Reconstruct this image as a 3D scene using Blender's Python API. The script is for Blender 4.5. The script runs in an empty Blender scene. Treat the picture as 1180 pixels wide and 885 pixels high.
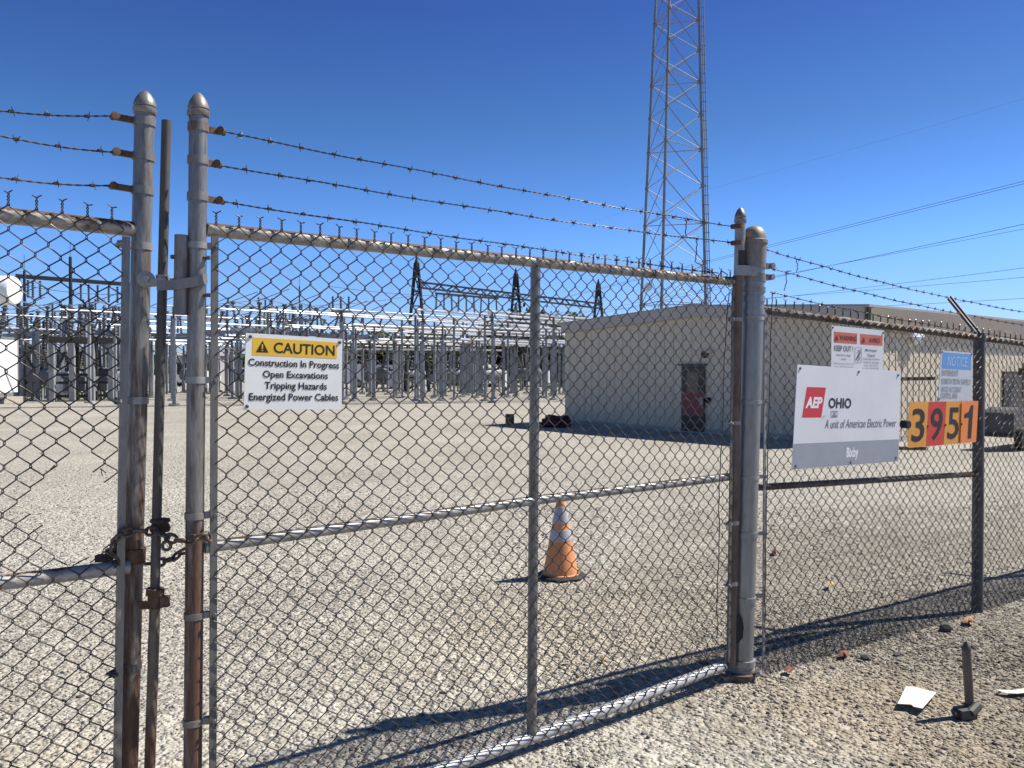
import bpy, bmesh, math, random
import numpy as np
from mathutils import Vector, Matrix
random.seed(7); rng = np.random.default_rng(7)
S = bpy.context.scene; COL = S.collection
R = math.radians
# ------------------------------------------------------------------ camera model (photo pixels 1180 x 885)
F = 960.0; CX, CY = 590.0, 442.5; HZ = 425.0; CAMZ = 1.65
TH = -math.atan((CY - HZ) / F)
CAM = Vector((0, 0, CAMZ))
FW = Vector((0, math.cos(TH), math.sin(TH))); UP = Vector((0, -math.sin(TH), math.cos(TH)))
def ray(px, py): return Vector((1, 0, 0)) * ((px - CX) / F) + UP * (-(py - CY) / F) + FW
def P(px, py, d):
    r = ray(px, py); return CAM + r * (d / r.y)
def G(px, py, z=0.0):
    r = ray(px, py); return CAM + r * ((z - CAMZ) / r.z)
def proj(p):
    v = p - CAM; y = v.dot(FW); return (CX + F * v.x / y, CY - F * v.dot(UP) / y)
class Plane:                      # upright plane through o along direction d (unit, horizontal); n points to the viewer
    def __init__(s, o, d, shear=0.0):
        s.o = Vector((o[0], o[1], 0)); s.d = Vector((d[0], d[1], 0)).normalized(); s.n = Vector((s.d.y, -s.d.x, 0)); s.sh = shear
    def at(s, u, z, off=0.0): return s.o + s.d * (u + s.sh * (z - CAMZ)) + s.n * off + Vector((0, 0, z))
    def hit(s, px, py, off=0.0):
        r = ray(px, py); t = (s.o + s.n * off - CAM).dot(s.n) / r.dot(s.n); return CAM + r * t
    def uz(s, px, py, off=0.0):
        p = s.hit(px, py, off); u = (p - s.o).dot(s.d) - s.sh * (p.z - CAMZ); return u, p.z
# ------------------------------------------------------------------ objects
def tag(o, label=None, cat=None, group=None, kind=None):
    if label: o['label'] = label
    if cat: o['category'] = cat
    if group: o['group'] = group
    if kind: o['kind'] = kind
    return o
def thing(name, loc, label, cat, group=None):
    o = bpy.data.objects.new(name, None); COL.objects.link(o); o.location = loc; o.empty_display_size = .2
    return tag(o, label, cat, group)
def wloc(o):
    v = Vector((0, 0, 0))
    while o is not None:
        v += o.location; o = o.parent
    return v
def copy_tree(o, parent=None):
    c = o.copy(); COL.objects.link(c); c.parent = parent
    for ch in list(o.children): copy_tree(ch, c)
    return c
class MB:
    def __init__(s): s.v = []; s.f = []; s.m = []; s.mi = 0
    def add(s, vs, fs):
        b = len(s.v); s.v.extend([tuple(v) for v in vs]); s.f.extend([tuple(i + b for i in f) for f in fs]); s.m.extend([s.mi] * len(fs)); return s
    def tube(s, pts, r, n=8, closed=False, caps=True, roll=None):
        pts = [Vector(p) for p in pts]; N = len(pts)
        rs = r if isinstance(r, (list, tuple)) else [r] * N
        vs = []; prev = None
        for i, p in enumerate(pts):
            if closed: t = pts[(i + 1) % N] - pts[i - 1]
            else: t = pts[min(i + 1, N - 1)] - pts[max(i - 1, 0)]
            if t.length < 1e-9: t = Vector((0, 0, 1))
            t.normalize()
            if prev is None:
                a = roll if roll is not None else (Vector((0, 0, 1)) if abs(t.z) < .9 else Vector((1, 0, 0)))
                prev = (a - t * a.dot(t)).normalized()
            else:
                prev = prev - t * prev.dot(t)
                if prev.length < 1e-6: prev = t.orthogonal()
                prev.normalize()
            b = t.cross(prev)
            for k in range(n):
                an = 2 * math.pi * k / n; vs.append(p + (prev * math.cos(an) + b * math.sin(an)) * rs[i])
        fs = []
        for i in range(N if closed else N - 1):
            j = (i + 1) % N
            for k in range(n):
                l = (k + 1) % n; fs.append((i * n + k, i * n + l, j * n + l, j * n + k))
        if caps and not closed:
            fs.append(tuple(range(n - 1, -1, -1))); fs.append(tuple((N - 1) * n + k for k in range(n)))
        return s.add(vs, fs)
    def box(s, c, ax, ay, az):     # half-extent vectors
        c = Vector(c); ax, ay, az = Vector(ax), Vector(ay), Vector(az)
        vs = [c + ax * i + ay * j + az * k for i in (-1, 1) for j in (-1, 1) for k in (-1, 1)]
        fs = [(0, 1, 3, 2), (4, 6, 7, 5), (0, 4, 5, 1), (2, 3, 7, 6), (0, 2, 6, 4), (1, 5, 7, 3)]
        if ax.cross(ay).dot(az) < 0: fs = [f[::-1] for f in fs]
        return s.add(vs, fs)
    def abox(s, x0, x1, y0, y1, z0, z1): return s.box(((x0+x1)/2, (y0+y1)/2, (z0+z1)/2), ((x1-x0)/2, 0, 0), (0, (y1-y0)/2, 0), (0, 0, (z1-z0)/2))
    def beam(s, a, b, w, h, up=Vector((0, 0, 1))):
        a, b = Vector(a), Vector(b); t = b - a; L = t.length; t.normalize()
        sd = t.cross(up)
        if sd.length < 1e-4: sd = t.orthogonal()
        sd.normalize(); u = sd.cross(t); return s.box((a + b) / 2, t * L / 2, sd * w / 2, u * h / 2)
    def lathe(s, base, prof, n=20, axis=Vector((0, 0, 1))):   # prof: (r, h)
        axis = Vector(axis).normalized(); return s.tube_prof(Vector(base), prof, n, axis)
    def tube_prof(s, base, prof, n, axis):
        a = axis.orthogonal().normalized(); b = axis.cross(a); vs = []
        for r, h in prof:
            for k in range(n):
                an = 2 * math.pi * k / n; vs.append(base + axis * h + (a * math.cos(an) + b * math.sin(an)) * max(r, 1e-4))
        fs = []
        for i in range(len(prof) - 1):
            for k in range(n):
                l = (k + 1) % n; fs.append((i * n + k, i * n + l, (i + 1) * n + l, (i + 1) * n + k))
        fs.append(tuple(range(n - 1, -1, -1))); fs.append(tuple((len(prof) - 1) * n + k for k in range(n)))
        return s.add(vs, fs)
    def ring(s, c, axis, r, w, th, n=20):      # flat band round a pole: radius r..r+th, height w
        axis = Vector(axis).normalized(); return s.tube_prof(Vector(c) - axis * w / 2, [(r, 0), (r + th, 0.0005), (r + th, w - .0005), (r, w)], n, axis)
    def quad(s, a, b, c, d): return s.add([a, b, c, d], [(0, 1, 2, 3)])
    def build(s, name, mats, parent=None, smooth=40, loc=None):
        me = bpy.data.meshes.new(name)
        if not isinstance(mats, (list, tuple)): mats = [mats]
        off = wloc(parent) if parent else (Vector(loc) if loc is not None else Vector((0, 0, 0)))
        va = np.array(s.v, dtype=np.float64) - np.array(off)
        me.from_pydata(va.tolist(), [], s.f)
        for m in mats: me.materials.append(m)
        if len(mats) > 1: me.polygons.foreach_set('material_index', s.m)
        if smooth:
            me.polygons.foreach_set('use_smooth', [True] * len(me.polygons)); me.set_sharp_from_angle(angle=R(smooth))
        me.update()
        o = bpy.data.objects.new(name, me); COL.objects.link(o)
        if parent: o.parent = parent
        else: o.location = off
        return o
# ------------------------------------------------------------------ materials
def newmat(name):
    m = bpy.data.materials.new(name); m.use_nodes = True; nt = m.node_tree; b = nt.nodes['Principled BSDF']
    return m, nt, b
def nd(nt, typ, **kw):
    n = nt.nodes.new(typ)
    for k, v in kw.items():
        if k == 'inp':
            for a, b in v.items(): n.inputs[a].default_value = b
        else: setattr(n, k, v)
    return n
def coords(nt, scale=(1, 1, 1)):
    g = nd(nt, 'ShaderNodeNewGeometry'); mp = nd(nt, 'ShaderNodeMapping'); mp.inputs['Scale'].default_value = scale
    nt.links.new(g.outputs['Position'], mp.inputs['Vector']); return mp.outputs['Vector'], g
def noise(nt, vec, scale, detail=5, rough=.6):
    n = nd(nt, 'ShaderNodeTexNoise'); n.inputs['Scale'].default_value = scale; n.inputs['Detail'].default_value = detail; n.inputs['Roughness'].default_value = rough
    nt.links.new(vec, n.inputs['Vector']); return n.outputs['Fac']
def ramp(nt, fac, stops):
    r = nd(nt, 'ShaderNodeValToRGB'); e = r.color_ramp.elements
    while len(e) < len(stops): e.new(.5)
    for i, (p, c) in enumerate(stops):
        e[i].position = p; e[i].color = (c[0], c[1], c[2], 1) if isinstance(c, (tuple, list)) else (c, c, c, 1)
    nt.links.new(fac, r.inputs['Fac']); return r.outputs['Color']
def mix(nt, fac, a, b, typ='MIX'):
    m = nd(nt, 'ShaderNodeMix', data_type='RGBA', blend_type=typ)
    for sock, val in ((m.inputs[0], fac), (m.inputs[6], a), (m.inputs[7], b)):
        if isinstance(val, bpy.types.NodeSocket): nt.links.new(val, sock)
        elif isinstance(val, (tuple, list)): sock.default_value = (val[0], val[1], val[2], 1)
        else: sock.default_value = val
    return m.outputs[2]
def math_(nt, op, a, b=None, clamp=False):
    m = nd(nt, 'ShaderNodeMath', operation=op, use_clamp=clamp)
    for i, v in enumerate((a, b)):
        if v is None: continue
        if isinstance(v, bpy.types.NodeSocket): nt.links.new(v, m.inputs[i])
        else: m.inputs[i].default_value = v
    return m.outputs[0]
def bump(nt, b, h, strength=.3, dist=.01):
    n = nd(nt, 'ShaderNodeBump'); n.inputs['Strength'].default_value = strength; n.inputs['Distance'].default_value = dist
    nt.links.new(h, n.inputs['Height']); nt.links.new(n.outputs['Normal'], b.inputs['Normal'])
RUST = (.050, .030, .020); RUST2 = (.155, .074, .042)
def metal(name, a, b, rough=.5, met=.5, rust=0.0, scale=9, toprust=0.0, stretch=(1, 1, .35), lowrust=0.0):
    m, nt, bs = newmat(name); vec, g = coords(nt, stretch)
    n1 = noise(nt, vec, scale); n2 = noise(nt, vec, scale * 6, 3)
    c = ramp(nt, n1, [(.3, a), (.7, b)])
    c = mix(nt, ramp(nt, noise(nt, vec, scale * 2.3, 8, .75), [(.52, 0.0), (.68, .55)]), c, tuple(x * .42 for x in a))
    c = mix(nt, .25, c, ramp(nt, n2, [(.3, tuple(x * .6 for x in a)), (.7, tuple(min(1, x * 1.3) for x in b))]))
    fac = None
    if rust > 0:
        n3 = noise(nt, vec, scale * .55, 7, .68)
        if lowrust:   # weathering is heavier low on the post
            sp = nd(nt, 'ShaderNodeSeparateXYZ'); nt.links.new(g.outputs['Position'], sp.inputs[0])
            w = nd(nt, 'ShaderNodeMapRange'); w.inputs['From Min'].default_value = 1.9; w.inputs['From Max'].default_value = .7; w.inputs['To Min'].default_value = 0; w.inputs['To Max'].default_value = lowrust
            nt.links.new(sp.outputs['Z'], w.inputs['Value']); n3 = math_(nt, 'ADD', n3, w.outputs['Result'])
        fac = ramp(nt, n3, [(.62 - rust * .3, 0.0), (.74 - rust * .3, 1.0)])
    if toprust > 0:
        sp = nd(nt, 'ShaderNodeSeparateXYZ'); nt.links.new(g.outputs['Normal'], sp.inputs[0])
        t = math_(nt, 'ADD', sp.outputs['Z'], math_(nt, 'MULTIPLY', math_(nt, 'SUBTRACT', noise(nt, vec, 14, 6, .7), .5), 2.2))
        t = ramp(nt, t, [(.9 - toprust, 0.0), (1.12 - toprust, 1.0)])
        fac = t if fac is None else math_(nt, 'MAXIMUM', fac, t)
    if fac is not None:
        rc = ramp(nt, n2, [(.3, RUST), (.75, RUST2)]); c = mix(nt, fac, c, rc)
        nt.links.new(math_(nt, 'MULTIPLY', math_(nt, 'SUBTRACT', 1.0, fac), met), bs.inputs['Metallic'])
        nt.links.new(math_(nt, 'ADD', math_(nt, 'MULTIPLY', fac, .3), rough), bs.inputs['Roughness'])
    else:
        bs.inputs['Metallic'].default_value = met; bs.inputs['Roughness'].default_value = rough
    nt.links.new(c, bs.inputs['Base Color']); bump(nt, bs, n2, .15, .003); return m
def plain(name, c, rough=.6, met=0.0, var=.12, scale=12, spec=.4, dirt=None):
    m, nt, bs = newmat(name); vec, g = coords(nt)
    n = noise(nt, vec, scale); lo = tuple(x * (1 - var) for x in c); hi = tuple(min(1, x * (1 + var)) for x in c)
    col = ramp(nt, n, [(.3, lo), (.7, hi)])
    if dirt: col = mix(nt, ramp(nt, noise(nt, vec, scale * .5, 8, .7), [(.55, 0.0), (.75, .6)]), col, dirt)
    nt.links.new(col, bs.inputs['Base Color']); bs.inputs['Roughness'].default_value = rough; bs.inputs['Metallic'].default_value = met; bs.inputs['Specular IOR Level'].default_value = spec
    return m
M = {}
M['galv'] = metal('galvanised_steel', (.15, .145, .138), (.255, .245, .232), .45, .4, rust=.10)
M['post'] = metal('weathered_post', (.10, .094, .086), (.30, .288, .27), .38, .5, rust=.22, lowrust=.20, scale=7, stretch=(4.5, 4.5, .55))
M['bigpost'] = metal('galvanised_post', (.19, .198, .204), (.28, .288, .294), .38, .5, rust=0.0, scale=6, stretch=(1, 1, .25))
M['rail'] = metal('rusty_topped_rail', (.17, .155, .13), (.44, .42, .38), .45, .3, rust=.22, toprust=.58, scale=12, stretch=(1, 1, 1))
M['midrail'] = metal('rail', (.25, .24, .225), (.42, .405, .385), .42, .25, rust=.10, toprust=.08, stretch=(1, 1, 1))
M['whiterail'] = metal('pale_rail', (.36, .355, .35), (.52, .51, .50), .45, .15, rust=.04, stretch=(1, 1, 1))
M['rustrail'] = metal('rusted_rail', (.075, .062, .052), (.15, .125, .11), .65, .15, rust=.42, stretch=(1, 1, 1))
M['rustpost'] = metal('rusted_frame_post', (0.105, 0.070, 0.052), (0.175, 0.126, 0.095), .65, .1, rust=.40)
M['rod'] = metal('dark_rod', (.055, .05, .047), (.105, .095, .085), .55, .15, rust=.2)
M['rustrod'] = metal('brown_rod', (.10, .08, .062), (.17, .14, .11), .6, .15, rust=.35)
M['bar'] = metal('grey_bar', (.085, .08, .075), (.155, .148, .138), .55, .25, rust=.12)
M['mesh'] = metal('chain_link_wire', (.045, .042, .038), (.115, .108, .098), .38, .6, rust=.2, scale=4, stretch=(1, 1, 1))
M['barb'] = metal('barbed_wire', (0.024, 0.022, 0.022), (0.054, 0.050, 0.048), .5, .4, rust=.25, stretch=(1, 1, 1))
M['chain'] = metal('chain_steel', (.07, .055, .046), (.15, .115, .095), .5, .4, rust=.45, scale=30, stretch=(1, 1, 1))
M['rusty'] = metal('rusty_iron', (.085, .052, .038), (.15, .095, .065), .7, .2, rust=.6, scale=20, stretch=(1, 1, 1))
M['bright'] = metal('bright_galvanised', (0.216, 0.212, 0.204), (0.320, 0.312, 0.300), .42, .3, stretch=(1, 1, 1))
M['darkpost'] = metal('dark_post', (.055, .052, .052), (.115, .108, .106), .6, .25, rust=.10)
M['black'] = plain('black_rubber', (.02, .02, .02), .7)
M['tape'] = plain('dark_tape', (.05, .03, .03), .6)
M['white'] = plain('white_sign', (.70, .70, .69), .35, var=.05, scale=6, dirt=(.5, .48, .44))
M['paper'] = plain('white_paper', (.60, .57, .50), .85, var=.12, scale=40, dirt=(.42, .38, .31))
M['aepwhite'] = plain('pale_sign', (.66, .67, .70), .3, var=.05, scale=5, dirt=(.52, .52, .53))
M['notice'] = plain('faded_sign', (.50, .53, .57), .5, var=.06, scale=20)
M['warnwhite'] = plain('white_sign_b', (.62, .64, .66), .4, var=.03)
M['yellow'] = plain('sign_yellow', (.72, .44, .035), .4, var=.04)
M['ink'] = plain('black_ink', (.018, .016, .014), .5)
M['greyink'] = plain('grey_ink', (.13, .13, .15), .5)
M['fadeink'] = plain('faded_ink', (.26, .28, .31), .5)
M['red'] = plain('logo_red', (.55, .035, .05), .4, var=.05)
M['grey'] = plain('sign_grey', (.30, .32, .36), .4, var=.05)
M['pale'] = plain('pale_print', (.75, .77, .8), .4)
M['fadered'] = plain('faded_red', (.50, .13, .085), .5, var=.15, scale=60)
M['dkred'] = plain('dark_red_ink', (.16, .025, .03), .5)
M['blue'] = plain('notice_blue', (.13, .30, .60), .5, var=.1, scale=40)
M['bluepale'] = plain('pale_blue_ink', (.35, .50, .74), .5)
M['amber'] = plain('amber_plate', (.68, .30, .045), .45, var=.08, scale=30, dirt=(.5, .2, .05))
M['amber2'] = plain('orange_plate', (.78, .22, .04), .45, var=.08, scale=30)
M['redplate'] = plain('red_plate', (.55, .045, .025), .45, var=.1, scale=25)
M['cone'] = plain('cone_orange', (.60, .245, .10), .65, var=.16, scale=9, dirt=(.40, .24, .15))
M['collar'] = plain('cone_collar', (.36, .36, .39), .4, var=.1)
M['wall'] = plain('beige_metal_wall', (.56, .485, .365), .55, var=.06, scale=2, dirt=(.46, .40, .30))
M['fascia'] = plain('tan_fascia', (.42, .375, .325), .55, var=.05, scale=2)
M['fascia2'] = plain('brown_fascia', (.22, .175, .13), .5, var=.08, scale=2)
M['olive'] = plain('olive_panel', (.22, .20, .115), .5, var=.08, scale=2)
M['roof'] = plain('grey_roof', (.34, .32, .31), .5, var=.05, scale=2)
M['door'] = plain('dark_door', (.055, .045, .035), .55, var=.15)
M['doorred'] = plain('door_red', (.22, .05, .05), .55, var=.2)
M['conc'] = plain('concrete', (.33, .31, .28), .9, var=.15, scale=8)
M['steelgrey'] = metal('substation_steel', (.19, .20, .21), (.34, .355, .37), .5, .2, stretch=(1, 1, 1), scale=2)
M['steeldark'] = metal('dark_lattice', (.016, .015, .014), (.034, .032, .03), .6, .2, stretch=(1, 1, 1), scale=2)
M['alu'] = metal('aluminium_pipe', (.70, .71, .72), (.82, .83, .84), .28, .75, stretch=(1, 1, 1), scale=1)
M['insul'] = plain('grey_insulator', (.09, .088, .09), .3, var=.1)
M['whitepaint'] = plain('white_paint', (.74, .75, .76), .4, var=.03, scale=2)
M['greypaint'] = plain('grey_paint', (.17, .18, .19), .5, var=.08, scale=2)
M['tower'] = metal('tower_steel', (0.150, 0.155, 0.160), (0.230, 0.236, 0.242), .5, .3, stretch=(1, 1, 1), scale=1)
M['wire'] = plain('dark_cable', (.05, .055, .06), .6)
M['glass'] = plain('dark_glass', (.02, .025, .03), .1, spec=.7)
M['carred'] = plain('dark_red', (0.072, 0.009, 0.011), .6)
M['leafred'] = plain('red_leaf', (.17, .05, .03), .8, var=.3, scale=80)
M['leaforange'] = plain('orange_leaf', (.30, .15, .06), .8, var=.3, scale=80)
M['leafyellow'] = plain('yellow_leaf', (.40, .29, .09), .7, var=.3, scale=80)
M['rock'] = plain('dark_rock', (.085, .08, .075), .9, var=.3, scale=60)
M['bark'] = plain('bark', (.08, .06, .045), .9, var=.3)
M['pallet'] = plain('olive_wood', (.16, .13, .06), .8, var=.3)
M['wallgrey'] = plain('far_wall', (.30, .30, .30), .8, var=.1)
def leafmat(name, a, b):
    m, nt, bs = newmat(name); g = nd(nt, 'ShaderNodeNewGeometry')
    c = ramp(nt, g.outputs['Random Per Island'], [(0, a), (1, b)]); nt.links.new(c, bs.inputs['Base Color']); bs.inputs['Roughness'].default_value = .7; return m
M['leaf'] = leafmat('foliage', (.022, .038, .016), (.06, .085, .03)); M['leafb'] = leafmat('foliage_b', (.03, .04, .014), (.085, .095, .035))
# gravel ground: a greyer, older gravel lies along the fence, tan crushed stone by the gate post and at the left
def zone(nt, c, cx, cy, r0, r1, col, typ, amt):
    g = nd(nt, 'ShaderNodeNewGeometry'); d = nd(nt, 'ShaderNodeVectorMath', operation='DISTANCE'); nt.links.new(g.outputs['Position'], d.inputs[0]); d.inputs[1].default_value = (cx, cy, 0)
    dd = math_(nt, 'ADD', d.outputs['Value'], math_(nt, 'MULTIPLY', math_(nt, 'SUBTRACT', noise(nt, g.outputs['Position'], 1.6, 5, .65), .5), r1 * .9))
    mr = nd(nt, 'ShaderNodeMapRange', interpolation_type='SMOOTHSTEP'); mr.inputs['From Min'].default_value = r0; mr.inputs['From Max'].default_value = r1; mr.inputs['To Min'].default_value = amt; mr.inputs['To Max'].default_value = 0
    nt.links.new(dd, mr.inputs['Value']); return mix(nt, mr.outputs['Result'], c, col, typ)
def zones(nt, c):
    c = zone(nt, c, 4.3, 5.6, 2.2, 4.8, (.70, .68, .655), 'MULTIPLY', 1.0)
    c = zone(nt, c, 3.4, 3.4, 1.0, 2.8, (.90, .88, .85), 'MULTIPLY', .9)
    c = zone(nt, c, 1.75, 4.0, .25, .95, (.38, .31, .22), 'MIX', .32)
    c = zone(nt, c, -1.9, 2.7, .3, 1.2, (.46, .38, .27), 'MIX', .5)
    return zone(nt, c, .2, 5.2, .2, 1.6, (.44, .37, .27), 'MIX', .3)
def ground_mat():
    m, nt, bs = newmat('gravel_ground'); vec, g = coords(nt)
    def stones(scale):
        v = nd(nt, 'ShaderNodeTexVoronoi'); v.inputs['Scale'].default_value = scale; v.inputs['Randomness'].default_value = 1
        nt.links.new(vec, v.inputs['Vector']); sp = nd(nt, 'ShaderNodeSeparateColor'); nt.links.new(v.outputs['Color'], sp.inputs[0]); return v, sp
    v1, s1 = stones(48); v2, s2 = stones(21); v3, s3 = stones(110)
    c1 = ramp(nt, s1.outputs[0], [(0, (.11, .10, .088)), (.16, (.28, .262, .23)), (.55, (.42, .395, .35)), (1, (.62, .59, .53))])
    c2 = ramp(nt, s2.outputs[1], [(0, (.20, .185, .16)), (.3, (.34, .32, .28)), (1, (.56, .53, .48))])
    c3 = ramp(nt, s3.outputs[2], [(0, (.28, .26, .225)), (1, (.52, .49, .43))])
    c = mix(nt, ramp(nt, noise(nt, vec, 9, 4), [(.42, 0.0), (.6, 1.0)]), c1, c2)
    c = mix(nt, ramp(nt, noise(nt, vec, 2.3, 5), [(.44, 0.0), (.66, .8)]), c, c3)
    big = noise(nt, vec, .35, 6, .6); c = mix(nt, .8, c, ramp(nt, big, [(.32, (.72, .70, .67)), (.66, (1.0, 1.0, .985))]), 'MULTIPLY')
    tan = ramp(nt, noise(nt, vec, .55, 4), [(.5, 0.0), (.68, .28)]); c = mix(nt, tan, c, (.44, .40, .345))
    c = zones(nt, c)
    nt.links.new(c, bs.inputs['Base Color']); bs.inputs['Roughness'].default_value = .95; bs.inputs['Specular IOR Level'].default_value = .15
    h = math_(nt, 'ADD', math_(nt, 'MULTIPLY', v1.outputs['Distance'], -1.0), math_(nt, 'MULTIPLY', v2.outputs['Distance'], -1.6)); bump(nt, bs, h, .9, .018); return m
M['ground'] = ground_mat()
def stone_mat():
    m, nt, bs = newmat('gravel_stone'); g = nd(nt, 'ShaderNodeNewGeometry'); vec, g2 = coords(nt)
    c = ramp(nt, g.outputs['Random Per Island'], [(0, (.085, .08, .073)), (.14, (.17, .16, .142)), (.5, (.285, .27, .24)), (.85, (.39, .37, .33)), (1, (.56, .54, .50))])
    tan = ramp(nt, noise(nt, vec, .7, 4), [(.5, 0.0), (.68, .22)]); c = mix(nt, tan, c, (.42, .355, .27))
    c = mix(nt, .3, c, ramp(nt, noise(nt, vec, 90, 3), [(.3, .55), (.7, 1.0)]), 'MULTIPLY')
    c = zones(nt, c)
    nt.links.new(c, bs.inputs['Base Color']); bs.inputs['Roughness'].default_value = .9; bs.inputs['Specular IOR Level'].default_value = .2; return m
M['stone'] = stone_mat()
# ------------------------------------------------------------------ ground
def undul(x, y): return 0.012 * np.sin(1.3 * x + .7 * y) * np.sin(.9 * y - .5 * x) + 0.006 * np.sin(3.1 * x + 1) * np.sin(2.7 * y)
def lin(a, b, n): return [a + (b - a) * i / n for i in range(n + 1)]
xs = [-1500, -600, -250, -100, -40, -20] + lin(-10, 12, 88) + [20, 40, 100, 250, 600, 1500]
ys = [-400, -100, -30, -10, -3] + lin(0, 16, 64) + [20, 30, 45, 70, 120, 250, 600, 1500]
gb = MB(); gv = []
def fade(x, y): return max(0, min(1, (14 - y) / 4, (x + 9) / 3, (11 - x) / 3, (y + 1)))
def gz(x, y): return float(undul(x, y)) * fade(x, y)
for y in ys:
    for x in xs: gv.append((x, y, gz(x, y)))
nx = len(xs); gf = [(j * nx + i, j * nx + i + 1, (j + 1) * nx + i + 1, (j + 1) * nx + i) for j in range(len(ys) - 1) for i in range(nx - 1)]
gb.add(gv, gf); tag(gb.build('ground', M['ground'], smooth=180), kind='structure')
# loose stones
t_ = (1 + 5 ** .5) / 2
ico = np.array([(-1, t_, 0), (1, t_, 0), (-1, -t_, 0), (1, -t_, 0), (0, -1, t_), (0, 1, t_), (0, -1, -t_), (0, 1, -t_), (t_, 0, -1), (t_, 0, 1), (-t_, 0, -1), (-t_, 0, 1)], float) / math.sqrt(1 + t_ * t_)
icf = np.array([(0, 11, 5), (0, 5, 1), (0, 1, 7), (0, 7, 10), (0, 10, 11), (1, 5, 9), (5, 11, 4), (11, 10, 2), (10, 7, 6), (7, 1, 8), (3, 9, 4), (3, 4, 2), (3, 2, 6), (3, 6, 8), (3, 8, 9), (4, 9, 5), (2, 4, 11), (6, 2, 10), (8, 6, 7), (9, 8, 1)])
def patch(x, y):    # stones lie thinner on compacted wheel lanes and dusty patches
    v = np.sin(1.1 * x + .6 * y + 1) * np.sin(.8 * y - .9 * x) + .6 * np.sin(2.3 * x - 1.1 * y) * np.sin(2.1 * y + .7) + .4 * np.sin(5.1 * x + 2 * y) * np.sin(4.3 * y - 3 * x)
    lane = np.maximum(np.exp(-((x + .5 - .12 * y + .9) / .28) ** 2), np.exp(-((x + .5 - .12 * y - .8) / .28) ** 2))
    return np.clip(.78 + .35 * v - .5 * lane, .18, 1)
def stones(zones):
    ps = []; ss = []
    for (n, x0, x1, y0, y1, s0, s1) in zones:
        x = rng.uniform(x0, x1, n); y = rng.uniform(y0, y1, n); k = (np.abs(x) < y * .75 + .8) & (rng.random(n) < patch(x, y))
        x, y = x[k], y[k]; ps.append(np.stack([x, y], 1)); fine = 1 - .12 / (1 + np.exp(-(x - .62 * y + .2) / .25)) * (y < 5.6); ss.append(s0 * (s1 / s0) ** (rng.random(len(x)) ** 1.6) * fine)
    p = np.concatenate(ps); sz = np.concatenate(ss); n = len(p)
    z = undul(p[:, 0], p[:, 1]) * np.clip(np.minimum(np.minimum((14 - p[:, 1]) / 4, (p[:, 0] + 9) / 3), np.minimum((11 - p[:, 0]) / 3, 1)), 0, 1)
    V = ico[None] * (1 + rng.uniform(-.38, .36, (n, 12, 1))) * np.stack([rng.uniform(.75, 1.5, n), rng.uniform(.6, 1.1, n), rng.uniform(.38, .70, n)], 1)[:, None, :]
    tl = rng.normal(0, .35, n); c, s_ = np.cos(tl)[:, None], np.sin(tl)[:, None]
    Y = V[:, :, 1] * c - V[:, :, 2] * s_; Z = V[:, :, 1] * s_ + V[:, :, 2] * c; X = V[:, :, 0]
    an = rng.uniform(0, 6.283, n); c, s_ = np.cos(an)[:, None], np.sin(an)[:, None]
    W = np.stack([X * c - Y * s_, X * s_ + Y * c, Z], 2) * sz[:, None, None]
    W[:, :, 0] += p[:, 0:1]; W[:, :, 1] += p[:, 1:2]; W[:, :, 2] += (z + sz * rng.uniform(.02, .28, n))[:, None]
    fs = (icf[None] + 12 * np.arange(n)[:, None, None]).reshape(-1, 3)
    me = bpy.data.meshes.new('gravel_stones'); me.vertices.add(n * 12); me.vertices.foreach_set('co', W.reshape(-1))
    me.loops.add(len(fs) * 3); me.polygons.add(len(fs)); me.loops.foreach_set('vertex_index', fs.reshape(-1).astype(np.int32))
    me.polygons.foreach_set('loop_start', np.arange(0, len(fs) * 3, 3, dtype=np.int32)); me.update(calc_edges=True); me.materials.append(M['stone'])
    o = bpy.data.objects.new('gravel_stones', me); COL.objects.link(o); tag(o, 'loose pale grey and tan gravel stones covering the yard', 'gravel', kind='stuff')
stones([(110000, -4.5, 5.5, 1.6, 6.2, .0032, .0095), (4500, -4.5, 5.5, 1.6, 6.2, .008, .017), (22000, -6, 8, 6.0, 10, .006, .014), (8000, -8, 10, 9, 14, .007, .015), (7000, 0.2, 4.2, 2.6, 5.2, .006, .017), (34000, .2, 5.2, 2.4, 5.6, .0035, .009)])
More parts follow.
